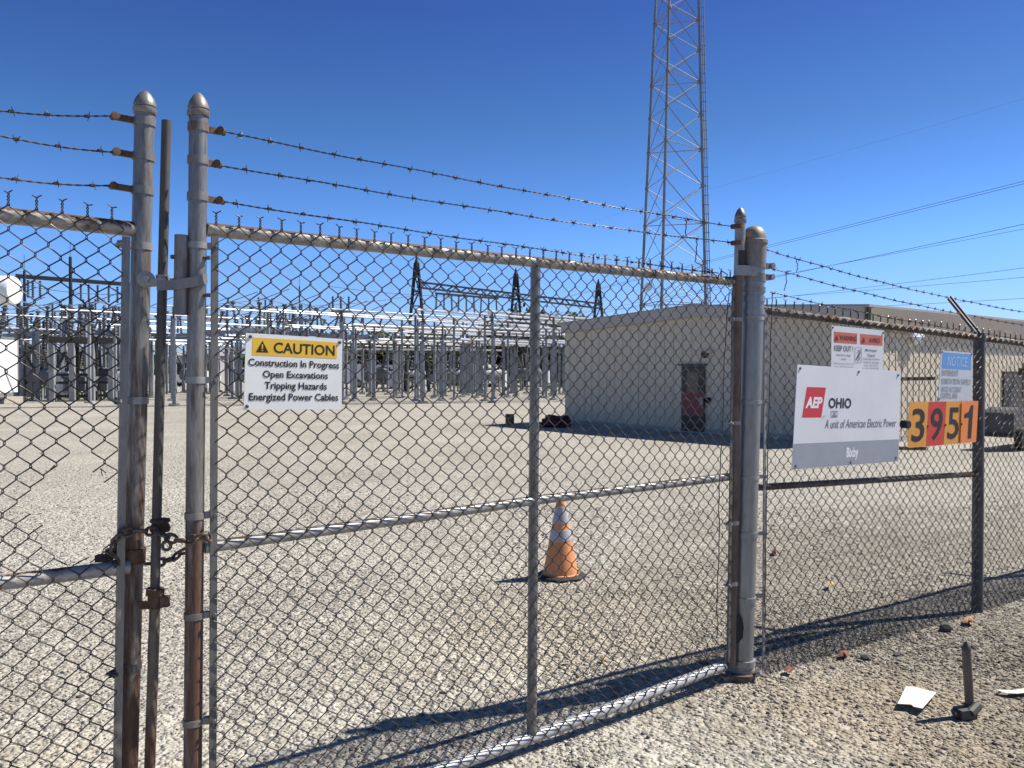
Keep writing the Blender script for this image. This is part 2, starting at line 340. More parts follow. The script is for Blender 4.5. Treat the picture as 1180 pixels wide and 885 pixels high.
# ------------------------------------------------------------------ fence helpers
def chainlink(pl, u0, u1, z0, z1, off, name, mat, parent, pitch=.0724, r=.0022, drop=None, barbs=True, phase=0.0):
    h = pitch / 2; nk = int((u1 - u0) / h); nj = int((z1 - z0) / h); mb = MB(); d = .0024; e = .0045; eps = .010
    jit = {}
    def node(c, j):
        if (c, j) not in jit: jit[(c, j)] = (random.gauss(0, .0011) + .004 * math.sin(c * .21 + j * .09), random.gauss(0, .0011) + .005 * math.sin(c * .13 - j * .05 + 1))
        a = jit[(c, j)]; return u0 + c * h + a[0], z1 - j * h + a[1]
    for k in range(nk):
        run = []
        def flush():
            if len(run) >= 2: mb.tube(run, r, 4, caps=False)
            run.clear()
        for j in range(nj):
            ca = k + ((j + k) % 2); cb = k + ((j + 1 + k) % 2)
            ua, za = node(ca, j); ub, zb = node(cb, j + 1); sg = 1 if ub < ua else -1
            if drop and drop(pl.at((ua + ub) / 2, (za + zb) / 2, off)): flush(); continue
            ea = e if ca > k else -e; eb = e if cb > k else -e
            o = off + d * sg + .006 * math.sin(ua * 2.1 + za * 1.3) * math.sin(za * 2.7 + .5)
            run.append(pl.at(ua + ea + (ub - ua) * .06, za + (zb - za) * .10, o)); run.append(pl.at(ub + eb - (ub - ua) * .06, zb - (zb - za) * .10, o))
        flush()
    if barbs:
        for c in range(0, nk + 1):
            if c % 2: continue
            uu, zz = node(c, 0)
            for sd in (-1, 1):
                pts = [pl.at(uu + sd * .004, zz - .006, off)]
                for q in range(1, 7): pts.append(pl.at(uu + sd * .0032 * math.cos(q * 1.57), zz + q * .0050, off + .0032 * math.sin(q * 1.57) * sd))
                pts.append(pl.at(uu + sd * random.uniform(.010, .016), zz + random.uniform(.033, .042), off + random.uniform(-.006, .006)))
                mb.tube(pts, r * .95, 4)
            # lower knuckle
    return mb.build(name, mat, parent, smooth=60)
def barbed(pts, name, parent, spacing=.115, label=None, cat=None, rr=.0017, hr=.0021):
    # pts: coarse polyline, resampled; two twisted strands and four-point barbs
    P_ = [Vector(p) for p in pts]; seg = [(P_[i + 1] - P_[i]).length for i in range(len(P_) - 1)]; L = sum(seg)
    def at(s):
        for i, l in enumerate(seg):
            if s <= l or i == len(seg) - 1: return P_[i].lerp(P_[i + 1], min(1, s / l))
            s -= l
    mb = MB(); n = max(4, int(L / .014)); t = (P_[-1] - P_[0]).normalized(); a = t.cross(Vector((0, 0, 1))).normalized(); b = a.cross(t)
    ph = random.uniform(0, 6)
    for sd in (0, math.pi):
        q = []
        for i in range(n + 1):
            s = L * i / n; an = s / .055 * 6.283 / 1 + sd + ph; q.append(at(s) + (a * math.cos(an) + b * math.sin(an)) * hr + b * .002 * math.sin(s * 9 + ph))
        mb.tube(q, rr, 4)
    s = random.uniform(.02, spacing)
    while s < L - .02:
        c = at(s); w = random.uniform(0, 6.28)
        for k in (0, 1):
            an = w + k * random.uniform(1.1, 2.0); v = a * math.cos(an) + b * math.sin(an); o = t * (.005 * (k * 2 - 1))
            mb.tube([c + o - v * .015 + t * .004, c + o, c + o + v * .015 - t * .004], [.0011, .0018, .0011], 4)
        mb.ring(c, t, .0036, .016, .0018, 6)
        s += spacing * random.uniform(.88, 1.12)
    return mb.build(name, M['barb'], parent, smooth=50)
def sag(a, b, s, n=14): return [Vector(a).lerp(Vector(b), i / n) - Vector((0, 0, 4 * s * (i / n) * (1 - i / n))) for i in range(n + 1)]
def acorn(r): return [(r * 1.10, 0), (r * 1.19, .004), (r * 1.19, .020), (r * 1.03, .023), (r * 1.14, .027), (r * 1.12, .036), (r * .92, .052), (r * .6, .068), (r * .25, .078), (.001, .081)]
def band(name, pole, ax, r, parent, to, mat, w=.022):   # band round a pole with a tab bolted through the tension bar at `to`
    mb = MB(); mb.ring(pole, ax, r, w, .0035, 18)
    to = Vector(to); dv = to - Vector(pole); dv.z = 0; t = dv.normalized(); n = Vector((t.y, -t.x, 0))
    a = Vector(pole) + t * r * .6
    for sd in (-1, 1): mb.beam(a + n * sd * .0075 , to + n * sd * .0075 , .004, w * .95)
    mb.tube([to - t * .006 - n * .020, to - t * .006 + n * .022], .006, 6)
    return mb.build(name, mat, parent, smooth=30)
# ------------------------------------------------------------------ right gate leaf
GO = (-1.043, 2.75); GE = (1.177, 4.38)
GP = Plane(GO, (GE[0] - GO[0], GE[1] - GO[1]), .010); GL = math.hypot(GE[0] - GO[0], GE[1] - GO[1])
gate = thing('gate', (GO[0], GO[1], 0), 'right gate leaf of rusty pipe and chain link carrying the caution sign', 'gate')
def pole_line(pa, pb, d, y2): # extend a pixel line to y2 at depth d
    t = (y2 - pa[1]) / (pb[1] - pa[1]); return P(pa[0] + (pb[0] - pa[0]) * t, y2, d)
# end frame post (near the opening)
def end_post(parent, top_px, bot_px, d, r, mat):
    a = P(*top_px, d); ylow = HZ + (CAMZ - .04) * F / d; b = pole_line(top_px, bot_px, d, ylow); ax = (a - b).normalized()
    mb = MB(); mb.tube([b, a], r, 24); mb.build('frame_post', mat, parent)
    c = MB(); c.lathe(a - ax * .006, acorn(r), 24, ax); c.build('post_cap', M['galv'], parent)
    return a, b, ax
ra, rb_, rax = end_post(gate, (228.6, 133), (222, 885), 2.75, .0295, M['post'])
def on_pole(a, b, py):      # point of pole axis a-b at pixel row py
    lo, hi = 0.0, 1.0
    for _ in range(40):
        m_ = (lo + hi) / 2
        if proj(a.lerp(b, m_))[1] < py: lo = m_
        else: hi = m_
    return a.lerp(b, lo)
u0 = .03; uH = GL
mb = MB(); mb.tube([GP.at(u0, 2.112), GP.at(uH - .03, 2.106)], .0235, 16); mb.build('top_rail', M['rail'], gate)
mb = MB(); mb.tube([GP.at(u0, 1.055), GP.at(1.41, 1.082)], .0205, 16); mb.tube([GP.at(1.42, 1.082), GP.at(uH - .03, 1.085)], .0205, 16); mb.build('middle_rail', M['midrail'], gate)
mb = MB(); mb.tube([GP.at(u0, .022), GP.at(1.42, .055), GP.at(uH - .075, .098)], .0265, 16); mb.build('bottom_rail', M['whiterail'], gate)
mb = MB(); mb.tube([GP.at(1.415, .065), GP.at(1.415, 2.108)], .0215, 16); mb.build('stile', M['galv'], gate)
# hinge-side frame post: rusty lower pipe and pale upper pipe with acorn cap
ha = P(850, 318, 4.36); hb = P(842.5, 768, 4.36)
mb = MB(); mb.tube([hb, ha], .026, 16); mb.build('hinge_post', M['rustpost'], gate)
ha2 = P(853.2, 256, 4.37); hb2 = P(851.5, 318, 4.37)
mb = MB(); mb.tube([hb2, ha2], .0275, 18); mb.build('frame_post', M['bright'], gate)
mb = MB(); mb.tube([P(852.3, 306, 4.37), P(852.6, 289, 4.37)], .0283, 18); mb.build('tape', M['tape'], gate)
mb = MB(); mb.lathe(ha2 - Vector((0, 0, .004)), acorn(.027), 20); mb.build('post_cap', M['galv'], gate)
# tension bar and bands
tb0 = GP.at(.052, .05, .024); tb1 = GP.at(.052, 2.085, .024)
mb = MB(); mb.box((tb0 + tb1) / 2, GP.d * .0115, GP.n * .0035, (tb1 - tb0) / 2); mb.build('tension_bar', M['bar'], gate)
for py in (283, 438, 594, 709, 831):
    c = on_pole(ra, rb_, py); u_, z_ = GP.uz(*proj(c)); band('tension_band', c, rax, .0295, gate, GP.at(.066, c.z, .02), M['bright'] if py < 500 else M['galv'])
hu, _ = GP.uz(838, 500); hu = min(hu, GL - .07)
tc0 = GP.at(GL - .06, .12, .024); tc1 = GP.at(GL - .06, 2.06, .024)
mb = MB(); mb.box((tc0 + tc1) / 2, GP.d * .009, GP.n * .003, (tc1 - tc0) / 2); mb.build('tension_bar', M['bar'], gate)
for py in (368, 487, 602, 672):
    c = on_pole(ha, hb, py); band('tension_band', c, Vector((0, 0, 1)), .026, gate, GP.at(GL - .075, c.z, .02), M['bright'], .02)
chainlink(GP, .055, GL - .055, .012, 2.127, .030, 'chain_link', M['mesh'], gate)
# loose wires woven through near the hinge
def wobble(pts, r, name, mat, parent, n=5):
    mb = MB(); q = [Vector(p) for p in pts]; out = []
    for i in range(len(q) - 1):
        for k in range(6):
            p = q[i].lerp(q[i + 1], k / 6); out.append(p + Vector((random.gauss(0, .0022), random.gauss(0, .0015), 0)))
    out.append(q[-1]); mb.tube(out, r, n); return mb.build(name, mat, parent, smooth=60)
wobble([GP.hit(841, 338, .033), GP.hit(836, 380, .035), GP.hit(833, 480, .034), GP.hit(829, 560, .035), GP.hit(828, 640, .034), GP.hit(826, 735, .033)], .0026, 'tie_wire', M['barb'], gate)
wobble([GP.hit(846, 328, .036), GP.hit(840, 330, .06), GP.hit(838, 316, .05), GP.hit(831, 312, .045), GP.hit(827, 322, .035)], .003, 'tie_wire', M['barb'], gate)
# barbed wire and its brackets
for i, (ya, xb, xe, yb) in enumerate(((147, 258, 846, 261), (185, 254, 846, 280), (227, 257, 828, 315))):
    c = on_pole(ra, rb_, ya); d = GP.d
    e = P(xb - 4, ya + 5, 2.80)
    rg = MB(); rg.ring(c, rax, .0295, .028, .004, 18); rg.build('bracket_band', M['galv'], gate); bk = MB(); bk.beam(c + (e - c).normalized() * .028, e, .012, .020)
    bk.build('wire_bracket', M['rusty'], gate)
    q = MB(); q.tube([e + Vector((.004, -.014, 0)), e + Vector((.004, .018, 0))], .0095, 7); q.ring(e + Vector((.006, -.012, .002)), (0, 1, 0), .008, .012, .005, 8); q.build('bracket_bolt', M['rusty'], gate)
    en = P(xe, yb, 4.36); barbed(sag(e + Vector((.008, 0, 0)), en, (.012, .018, .008)[i], 18), 'barbed_wire', gate, .112)
    mb = MB(); mb.ring(en + Vector((.015, 0, 0)), (0, 0, 1), .029, .02, .004, 14); mb.box(en, (.018, 0, 0), (0, .008, 0), (0, 0, .009)); 
    if i < 2: mb.build('wire_clamp', M['rusty'], gate)
wobble([P(790, 252, 4.15), P(791, 263, 4.15), P(789, 272, 4.15), P(803, 274, 4.17), P(803, 290, 4.17), P(801, 302, 4.17)], .0028, 'tie_wire', M['barb'], gate)
wobble([P(801, 302, 4.17), P(812, 307, 4.18), P(826, 318, 4.25)], .0025, 'tie_wire', M['barb'], gate)
# latch assembly on the end post
lc = on_pole(ra, rb_, 325)
lt = MB()
st_a = P(209.5, 271, 2.73); st_b = P(208, 363, 2.73)
lt.tube([st_b, st_a], .0225, 20); lt.build('latch_tube', M['galv'], gate)
lf = MB(); sx = Vector((1, 0, 0))
path = [P(181, 329, 2.70), P(200, 328.5, 2.695), P(222, 325, 2.695), P(233, 322, 2.70), P(237.5, 321, 2.725), P(236, 320, 2.76)]
for i in range(len(path) - 1): lf.beam(path[i], path[i + 1] + (path[i + 1] - path[i]).normalized() * .003, .006, .032)
path2 = [P(196, 326, 2.80), P(216, 325, 2.80), P(236, 320, 2.79)]
for i in range(2): lf.beam(path2[i], path2[i + 1], .006, .03)
lf.build('latch_fork', M['galv'], gate)
for bx, by, bd_ in ((201, 296, 2.72), (239, 297, 2.74), (240, 340, 2.74)):
    mb = MB(); mb.tube([P(bx - 4, by, bd_), P(bx + 3, by, bd_)], .007, 6); mb.build('bolt', M['rod'], gate)
# ------------------------------------------------------------------ left gate leaf (shares the drop rod)
LO = (-1.245, 2.80); LD = Vector((-.31, -.27, 0)).normalized()
LP = Plane(LO, (-LD.x, -LD.y), .024)     # u grows to the right, the leaf spans u < 0
gate2 = thing('gate', (LO[0], LO[1], 0), 'left gate leaf with a torn hole in its chain link', 'gate')
la, lb, lax = end_post(gate2, (166.8, 130), (147.5, 885), 2.80, .0318, M['post'])
LEN = 2.77
mb = MB(); mb.tube([LP.at(-.03, 2.115), LP.at(-LEN, 2.125)], .0255, 16); mb.build('top_rail', M['rail'], gate2)
mb = MB(); mb.tube([LP.at(-.03, .99), LP.at(-LEN, 1.05)], .024, 16); mb.build('middle_rail', M['midrail'], gate2)
mb = MB(); mb.tube([LP.at(-.03, .05), LP.at(-LEN, .07)], .0225, 16); mb.build('bottom_rail', M['whiterail'], gate2)
mb = MB(); mb.tube([LP.at(-LEN, .05), LP.at(-LEN, 2.45)], .028, 16); mb.build('hinge_post', M['post'], gate2)
mb = MB(); mb.tube([LP.at(-LEN / 2 - .1, .06), LP.at(-LEN / 2 - .1, 2.11)], .0215, 12); mb.build('stile', M['galv'], gate2)
t0 = LP.at(-.062, .05, .022); t1 = LP.at(-.062, 2.085, .022)
mb = MB(); mb.box((t0 + t1) / 2, LP.d * .0125, LP.n * .0035, (t1 - t0) / 2); mb.build('tension_bar', M['galv'], gate2)
for py in (284, 461, 644, 767):
    c = on_pole(la, lb, py); band('tension_band', c, lax, .0318, gate2, LP.at(-.085, c.z, .02), M['bright'] if py < 500 else M['rod'], .025)
HOLE = [(78, 524), (86, 513), (104, 528), (118, 545), (133, 557), (138, 620), (84, 652), (66, 635), (50, 620), (36, 602), (20, 584), (38, 564), (54, 545), (70, 535)]
def inhole(p):
    x, y = proj(p); c = False; n = len(HOLE)
    for i in range(n):
        (x1, y1), (x2, y2) = HOLE[i], HOLE[i - 1]
        if (y1 > y) != (y2 > y) and x < (x2 - x1) * (y - y1) / (y2 - y1) + x1: c = not c
    return c
chainlink(LP, -LEN + .05, -.066, .012, 2.145, .033, 'chain_link', M['mesh'], gate2, drop=lambda p: inhole(p) if p.y > 1.9 else False)
# bent wire ends round the tear
for pts in (((60, 540), (63, 536), (58, 541)), ((38, 610), (44, 616), (41, 622)), ((84, 652), (92, 647), (103, 642)), ((118, 548), (116, 540), (122, 545))):
    mb = MB(); mb.tube([LP.hit(x, y, .036 + .01 * i) for i, (x, y) in enumerate(pts)], .0019, 4); mb.build('broken_wire', M['mesh'], gate2)
for i, ya in enumerate((141, 181, 220)):
    c = on_pole(la, lb, ya); e = LP.at(-(.075, .068, .075)[i] - .025, c.z + .004, 0)
    rg = MB(); rg.ring(c, lax, .0318, .028, .004, 18); rg.build('bracket_band', M['galv'], gate2); bk = MB(); bk.beam(c + (e - c).normalized() * .03, e, .012, .020); bk.build('wire_bracket', M['rusty'], gate2)
    q = MB(); q.tube([e + LP.n * .016, e - LP.n * .018], .0095, 7); q.ring(e + LP.n * .012, LP.n, .008, .012, .005, 8); q.build('bracket_bolt', M['rusty'], gate2)
    far = LP.at(-LEN, 2.42 - .13 * i); yl = (127, 157, 204)[i]
    mid = LP.hit(0, yl); d_ = (mid - e).normalized(); far = e + (mid - e) * ((LEN - .1) / (mid - e).length)
    far.z = min(far.z, 2.5); pts = [e, mid, far]; pts = [e.lerp(mid, k / 6) - Vector((0, 0, .006 * math.sin(k / 6 * 3.14))) for k in range(7)] + [mid.lerp(far, k / 5) for k in range(1, 6)]
    barbed(pts, 'barbed_wire', gate2, .11)
# drop rod, its collars and latch bolt plate
r1 = P(191.8, 139, 2.775); r2 = P(178.3, 690, 2.775)
mb = MB(); mb.tube([r2, r1], .0155, 18); mb.build('drop_rod', M['rod'], gate2)
yb = HZ + (CAMZ - .015) * F / 2.775
r3 = P(178.5, 700, 2.775); r4 = P(178.5 - (yb - 700) * .0325, yb, 2.775)
mb = MB(); mb.tube([r4, r3], .0175, 18); mb.build('drop_rod', M['rustrod'], gate2)
mb = MB(); mb.tube([P(172, 760, 2.765), P(174.5, 702, 2.765)], .007, 8); mb.build('drop_rod_guide', M['rod'], gate2)
cl = MB(); cc = P(179, 692, 2.77); cl.ring(cc, (0, 0, 1), .015, .05, .009, 16); cl.ring(cc + Vector((0, 0, .030)), (.1, 0, 1), .015, .022, .014, 16); cl.box(cc + Vector((.036, -.008, .0)), (.013, 0, 0), (0, .011, 0), (0, 0, .018)); cl.box(cc + Vector((-.03, -.012, -.012)), (.016, 0, 0), (0, .006, 0), (0, 0, .012)); cl.build('rod_clamp', M['rusty'], gate2)
cl = MB(); cc = P(184.5, 607, 2.775); cl.lathe(cc - Vector((0, 0, .018)), [(.016, 0), (.030, .002), (.034, .014), (.026, .030), (.033, .036), (.030, .044), (.016, .045)], 18); cl.build('rod_collar', M['rusty'], gate2)
lp = MB(); pc = P(168, 322, 2.755); lp.lathe(pc + Vector((0, .004, 0)), [(.028, 0), (.028, .008), (.012, .010), (.012, .02)], 20, Vector((.2, -1, 0)))
lp.beam(P(172, 326, 2.755), P(192, 325, 2.755), .012, .026); lp.ring(P(187.5, 323, 2.775), (0, 0, 1), .0165, .034, .005, 16); lp.build('latch_plate', M['bright'], gate2)
cm = MB(); c = on_pole(la, lb, 640); cm.ring(c, lax, .0318, .05, .007, 18); cm.box(c + Vector((-.05, -.02, .012)), (.028, .004, 0), (0, .014, 0), (0, 0, .016)); cm.box(c + Vector((-.085, -.03, -.002)), (.022, .006, 0), (0, .012, 0), (0, 0, .012)); cm.build('frame_clamp', M['rusty'], gate2)
# off-frame hinge post of the left leaf
pp = LP.at(-LEN - .1, 0); mb = MB(); mb.lathe((pp.x, pp.y, -.2), [(.058, 0), (.058, 2.55), (.066, 2.56), (.06, 2.6), (.03, 2.64), (.001, 2.65)], 20)
tag(mb.build('gate_post', M['bigpost'], loc=(pp.x, pp.y, 0)), 'galvanised gate post outside the left photo edge carrying the left leaf', 'post')
# ------------------------------------------------------------------ chain
chain = thing('chain', P(185, 625, 2.73), 'rusty steel chain looped round both gate leaf posts and the drop rod', 'chain')
def chain_path(pts, link=.052, w=.0125, r=.0056):
    Q = [Vector(p) for p in pts]; fine = []
    for i in range(len(Q) - 1):
        p0 = Q[max(i - 1, 0)]; p1 = Q[i]; p2 = Q[i + 1]; p3 = Q[min(i + 2, len(Q) - 1)]
        for k in range(10):
            t = k / 10; fine.append(.5 * ((2 * p1) + (p2 - p0) * t + (2 * p0 - 5 * p1 + 4 * p2 - p3) * t * t + (3 * p1 - p0 - 3 * p2 + p3) * t ** 3))
    fine.append(Q[-1]); s = 0; acc = [0]
    for i in range(1, len(fine)): acc.append(acc[-1] + (fine[i] - fine[i - 1]).length)
    def at(s):
        for i in range(1, len(fine)):
            if acc[i] >= s: return fine[i - 1].lerp(fine[i], (s - acc[i - 1]) / max(1e-6, acc[i] - acc[i - 1]))
        return fine[-1]
    k = 0; step = link - 2 * r - .002
    while s + step < acc[-1]:
        a, b = at(s), at(s + step); t = (b - a).normalized(); c = (a + b) / 2
        e1 = t.cross(Vector((0, 0, 1))); e1.normalize(); e2 = e1.cross(t); an = R(25 + 90 * (k % 2) + random.uniform(-14, 14)); n = e1 * math.cos(an) + e2 * math.sin(an)
        h = link / 2 - w - r; pts_ = []
        for q in range(7): th = -math.pi / 2 + math.pi * q / 6; pts_.append(c + t * (h + w * math.cos(th)) + n * w * math.sin(th))
        for q in range(7): th = math.pi / 2 + math.pi * q / 6; pts_.append(c + t * (-h + w * math.cos(th)) + n * w * math.sin(th))
        mb = MB(); mb.tube(pts_, r, 7, closed=True); mb.build('link', M['chain'], chain, smooth=60); s += step; k += 1
chain_path([P(138, 646, 2.74), P(129, 633, 2.72), P(134, 619, 2.71), P(150, 612, 2.725), P(165, 612, 2.735), P(182, 613, 2.725), P(199, 622, 2.71), P(213, 623, 2.70), P(228, 620, 2.68), P(240, 616, 2.69), P(243, 623, 2.72)])
chain_path([P(168, 650, 2.855), P(180, 649, 2.85), P(196, 645, 2.83), P(214, 634, 2.80), P(236, 624, 2.80), P(245, 622, 2.77)])
chain_path([P(195, 617, 2.73), P(191, 624, 2.735), P(193, 634, 2.735)], link=.04)
# ------------------------------------------------------------------ thick gate post
FO = (1.266, 4.42); FE = (3.169, 5.66)
FP = Plane(FO, (FE[0] - FO[0], FE[1] - FO[1]), 0.0); FL = math.hypot(FE[0] - FO[0], FE[1] - FO[1])
bp = thing('gate_post', (G(853, 785).x, G(853, 785).y, 0), 'thick galvanised gate post with domed cap where gate and fence meet', 'post')
ta = P(868.8, 282, 4.42); tb = P(853.5, 800, 4.42); tb = ta + (tb - ta) * ((ta.z + .1) / (ta.z - tb.z)); bax = (ta - tb).normalized(); RB = .060
mb = MB(); mb.tube([tb, ta], RB, 32); mb.build('shaft', M['bigpost'], bp)
mb = MB(); mb.lathe(ta - bax * .10, [(RB + .001, 0), (RB * 1.10, .004), (RB * 1.10, .1), (RB * 1.2, .105), (RB * 1.2, .122), (RB * 1.08, .126), (RB * 1.02, .148), (RB * .88, .172), (RB * .6, .190), (RB * .25, .198), (.001, .2)], 32, bax); mb.build('cap', metal('cap_brown', (.17, .15, .13), (.27, .24, .21), .55, .25, rust=.2), bp)
for py in (345, 360, 615, 690):
    mb = MB(); mb.ring(on_pole(ta, tb, py), bax, RB, .03, .006, 28); mb.build('collar', M['bigpost'], bp)
for py in (322, 334):
    c = on_pole(ta, tb, py); mb = MB(); mb.ring(c, bax, RB, .03, .007, 28); mb.build('collar', M['galv'], bp)
for py in (306, 319):
    c = on_pole(ta, tb, py); e = c + FP.d * (RB + .032) + FP.n * .03
    mb = MB(); mb.ring(c, bax, RB, .034, .006, 28); mb.box(c + FP.d * (RB + .018) + FP.n * .03, FP.d * .022, FP.n * .012, (0, 0, .014)); mb.tube([e - FP.n * .02, e + FP.n * .028], .016, 8); mb.lathe(e, [(.016, 0), (.013, .018), (.004, .032)], 10, FP.d); mb.build('wire_bracket', M['galv'], bp)
hg = MB(); hc = P(862, 312, 4.34); hg.box(P(857, 312, 4.335), (.038, .01, 0), (0, .022, 0), (0, 0, .026)); hg.ring(hc + Vector((.03, .02, 0)), (0, 1, 0), .018, .03, .010, 14); hg.build('upper_hinge', M['bright'], bp)
bh = MB(); c = P(855, 762, 4.42); bh.ring(c, bax, RB, .034, .010, 28); bh.box(c + Vector((-.075, -.03, .012)), (.02, 0, 0), (0, .016, 0), (0, 0, .02)); bh.ring(P(855, 771, 4.42), bax, RB, .022, .008, 28); bh.build('lower_hinge', M['bright'], bp)
bc = MB(); c = P(853, 783, 4.40); bc.ring(c, bax, RB + .004, .085, .014, 28); bc.box(c + Vector((-.06, -.05, .0)), (.045, .004, 0), (0, .012, 0), (0, 0, .038)); bc.build('base_collar', M['rustrail'], bp)
for sx_, py in ((876, 776), (874, 790)):
    b_ = MB(); b_.tube([P(sx_ - 5, py, 4.36), P(sx_ + 1, py - 1, 4.34)], .014, 6); b_.tube([P(sx_ - 8, py + .5, 4.37), P(sx_ - 5, py, 4.36)], .008, 6); b_.build('bolt', M['bright'], bp)
# black rubber flap between post and gate
fl = MB(); q = [(849, 709), (855, 713), (857, 722), (856, 735), (851, 741), (843, 742), (842, 728), (845, 715)]
fr = [P(x, y, 4.345) for x, y in q]; bk = [v + Vector((0, .006, 0)) for v in fr]; n = len(q)
fl.add(fr + bk, [tuple(range(n - 1, -1, -1)), tuple(range(n, 2 * n))] + [(i, (i + 1) % n, n + (i + 1) % n, n + i) for i in range(n)]); fl.build('rubber_flap', M['black'], bp)
# ------------------------------------------------------------------ chain-link fence on the right
fence = thing('fence', (FE[0], FE[1], 0), 'fixed chain link fence with rusty top rail and dark post right of the thick post', 'fence')
SL = (1.868 - 1.975) / FL
def fz(u, z0): return z0 + SL * u
UE = 5.2
mb = MB(); mb.tube([FP.at(.06, fz(.06, 1.968)), FP.at(UE, fz(UE, 1.968))], .0215, 14); mb.build('top_rail', M['rustrail'], fence)
mb = MB(); mb.tube([FP.at(.05, 1.015), FP.at(FL - .01, .935)], .0185, 14); mb.build('middle_rail', M['rustrail'], fence)
mb = MB(); mb.lathe(FP.at(FL - .03, .934, .0), [(.024, 0), (.024, .035)], 12, FP.d); mb.build('rail_cup', M['bright'], fence)
pa = P(1128.3, 384, 5.66); pb = P(1126, 712, 5.66); pb.z = -.1
mb = MB(); mb.tube([pb, pa], .0365, 20); mb.build('post', M['darkpost'], fence)
pq = FP.at(FL * 2.05, 0); mb = MB(); mb.tube([(pq.x, pq.y, -.1), (pq.x, pq.y, fz(FL * 2.05, 1.97))], .0365, 16); mb.build('post', M['darkpost'], fence)
aa = P(1128.5, 386, 5.66); ab = P(1094, 343, 5.92)
def arm(a, b):
    mb = MB(); mb.beam(a, b, .036, .012, FP.d); mb.beam(a + FP.n * .006 - FP.d * .016, b + FP.n * .006 - FP.d * .016, .006, .03, FP.d); mb.ring(a - Vector((0, 0, .02)), (0, 0, 1), .037, .04, .005, 16); mb.build('barb_arm', M['darkpost'], fence)
arm(aa, ab); dv = FP.d * FL * 1.05; dz = Vector((0, 0, SL * FL * 1.05)); arm(aa + dv + dz, ab + dv + dz)
# tension bar + bands at thick post
mb = MB(); f0 = FP.at(.088, .03, .022); f1 = FP.at(.088, 1.955, .022); mb.box((f0 + f1) / 2, FP.d * .009, FP.n * .003, (f1 - f0) / 2); mb.build('tension_bar', M['bright'], fence)
for py in (367, 463, 550, 616, 688, 768):
    c = on_pole(ta, tb, py); band('tension_band', c, bax, RB + .001, fence, FP.at(.10, c.z, .02), M['bright'], .018)
class Slope(Plane):
    def at(s, u, z, off=0.0): return Plane.at(s, u, z + SL * u * min(1, max(0, z / 1.97)), off)
FS = Slope(FO, (FE[0] - FO[0], FE[1] - FO[1]), 0.0)
chainlink(FS, .09, UE, .0, 1.992, .032, 'chain_link', M['mesh'], fence, r=.0022)
wobble([FP.hit(890, 338, .036), FP.hit(889, 366, .05), FP.hit(886, 470, .04), FP.hit(884, 560, .04), FP.hit(882, 640, .04), FP.hit(881, 718, .04)], .0026, 'tie_wire', M['barb'], fence)
for i, (s_, t_e) in enumerate((((881, 287), 1.0), ((884, 308), .55), ((888, 337), .08))):
    e = P(*s_, 4.45); m_ = aa.lerp(ab, t_e); far = m_ + dv + dz
    pts = sag(e, m_, .015, 12) + sag(m_, far, .015, 10)[1:]
    barbed(pts, 'barbed_wire', fence, .112, rr=.0016)
for pts in (((916, 295), (919, 304), (918, 313)), ((912, 312), (906, 313), (906, 325), (904, 335))):
    wobble([P(x, y, 4.6) for x, y in pts], .0025, 'tie_wire', M['barb'], fence)
# two thin bars on the far side of the mesh
for i, (a, b, m, lab) in enumerate((((1020, 437), (1077, 436), 'rustrail', 'thin brown metal strip wired behind fence mesh between the two upper signs'), ((1030, 516.5), (1067, 517), 'rustrail', 'thin rusty strip wired behind fence mesh under the number plates'))):
    p, q = FP.hit(*a, -.02), FP.hit(*b, -.02); mb = MB(); mb.beam(p, q, .006, .022)
    tag(mb.build('metal_strip', M[m], loc=p), lab, 'metal strip')
# ------------------------------------------------------------------ signs
_tc = {}
def text_geo(txt, bold=.0, shear=0.0):
    key = (txt, bold, shear)
    if key in _tc: return _tc[key]
    cu = bpy.data.curves.new('t', 'FONT'); cu.body = txt; cu.size = 1; cu.resolution_u = 3; cu.offset = bold; cu.shear = shear
    o = bpy.data.objects.new('t', cu); COL.objects.link(o); dg = bpy.context.evaluated_depsgraph_get(); me = bpy.data.meshes.new_from_object(o.evaluated_get(dg))
    vs = [(v.co.x, v.co.y) for v in me.vertices]; fs = [tuple(p.vertices) for p in me.polygons]
    bpy.data.objects.remove(o); bpy.data.curves.remove(cu); bpy.data.meshes.remove(me)
    x0 = min(v[0] for v in vs); x1 = max(v[0] for v in vs); y0 = min(v[1] for v in vs); y1 = max(v[1] for v in vs)
    g = ([((x - x0) / (x1 - x0), (y - y0) / (y1 - y0)) for x, y in vs], fs); _tc[key] = g; return g
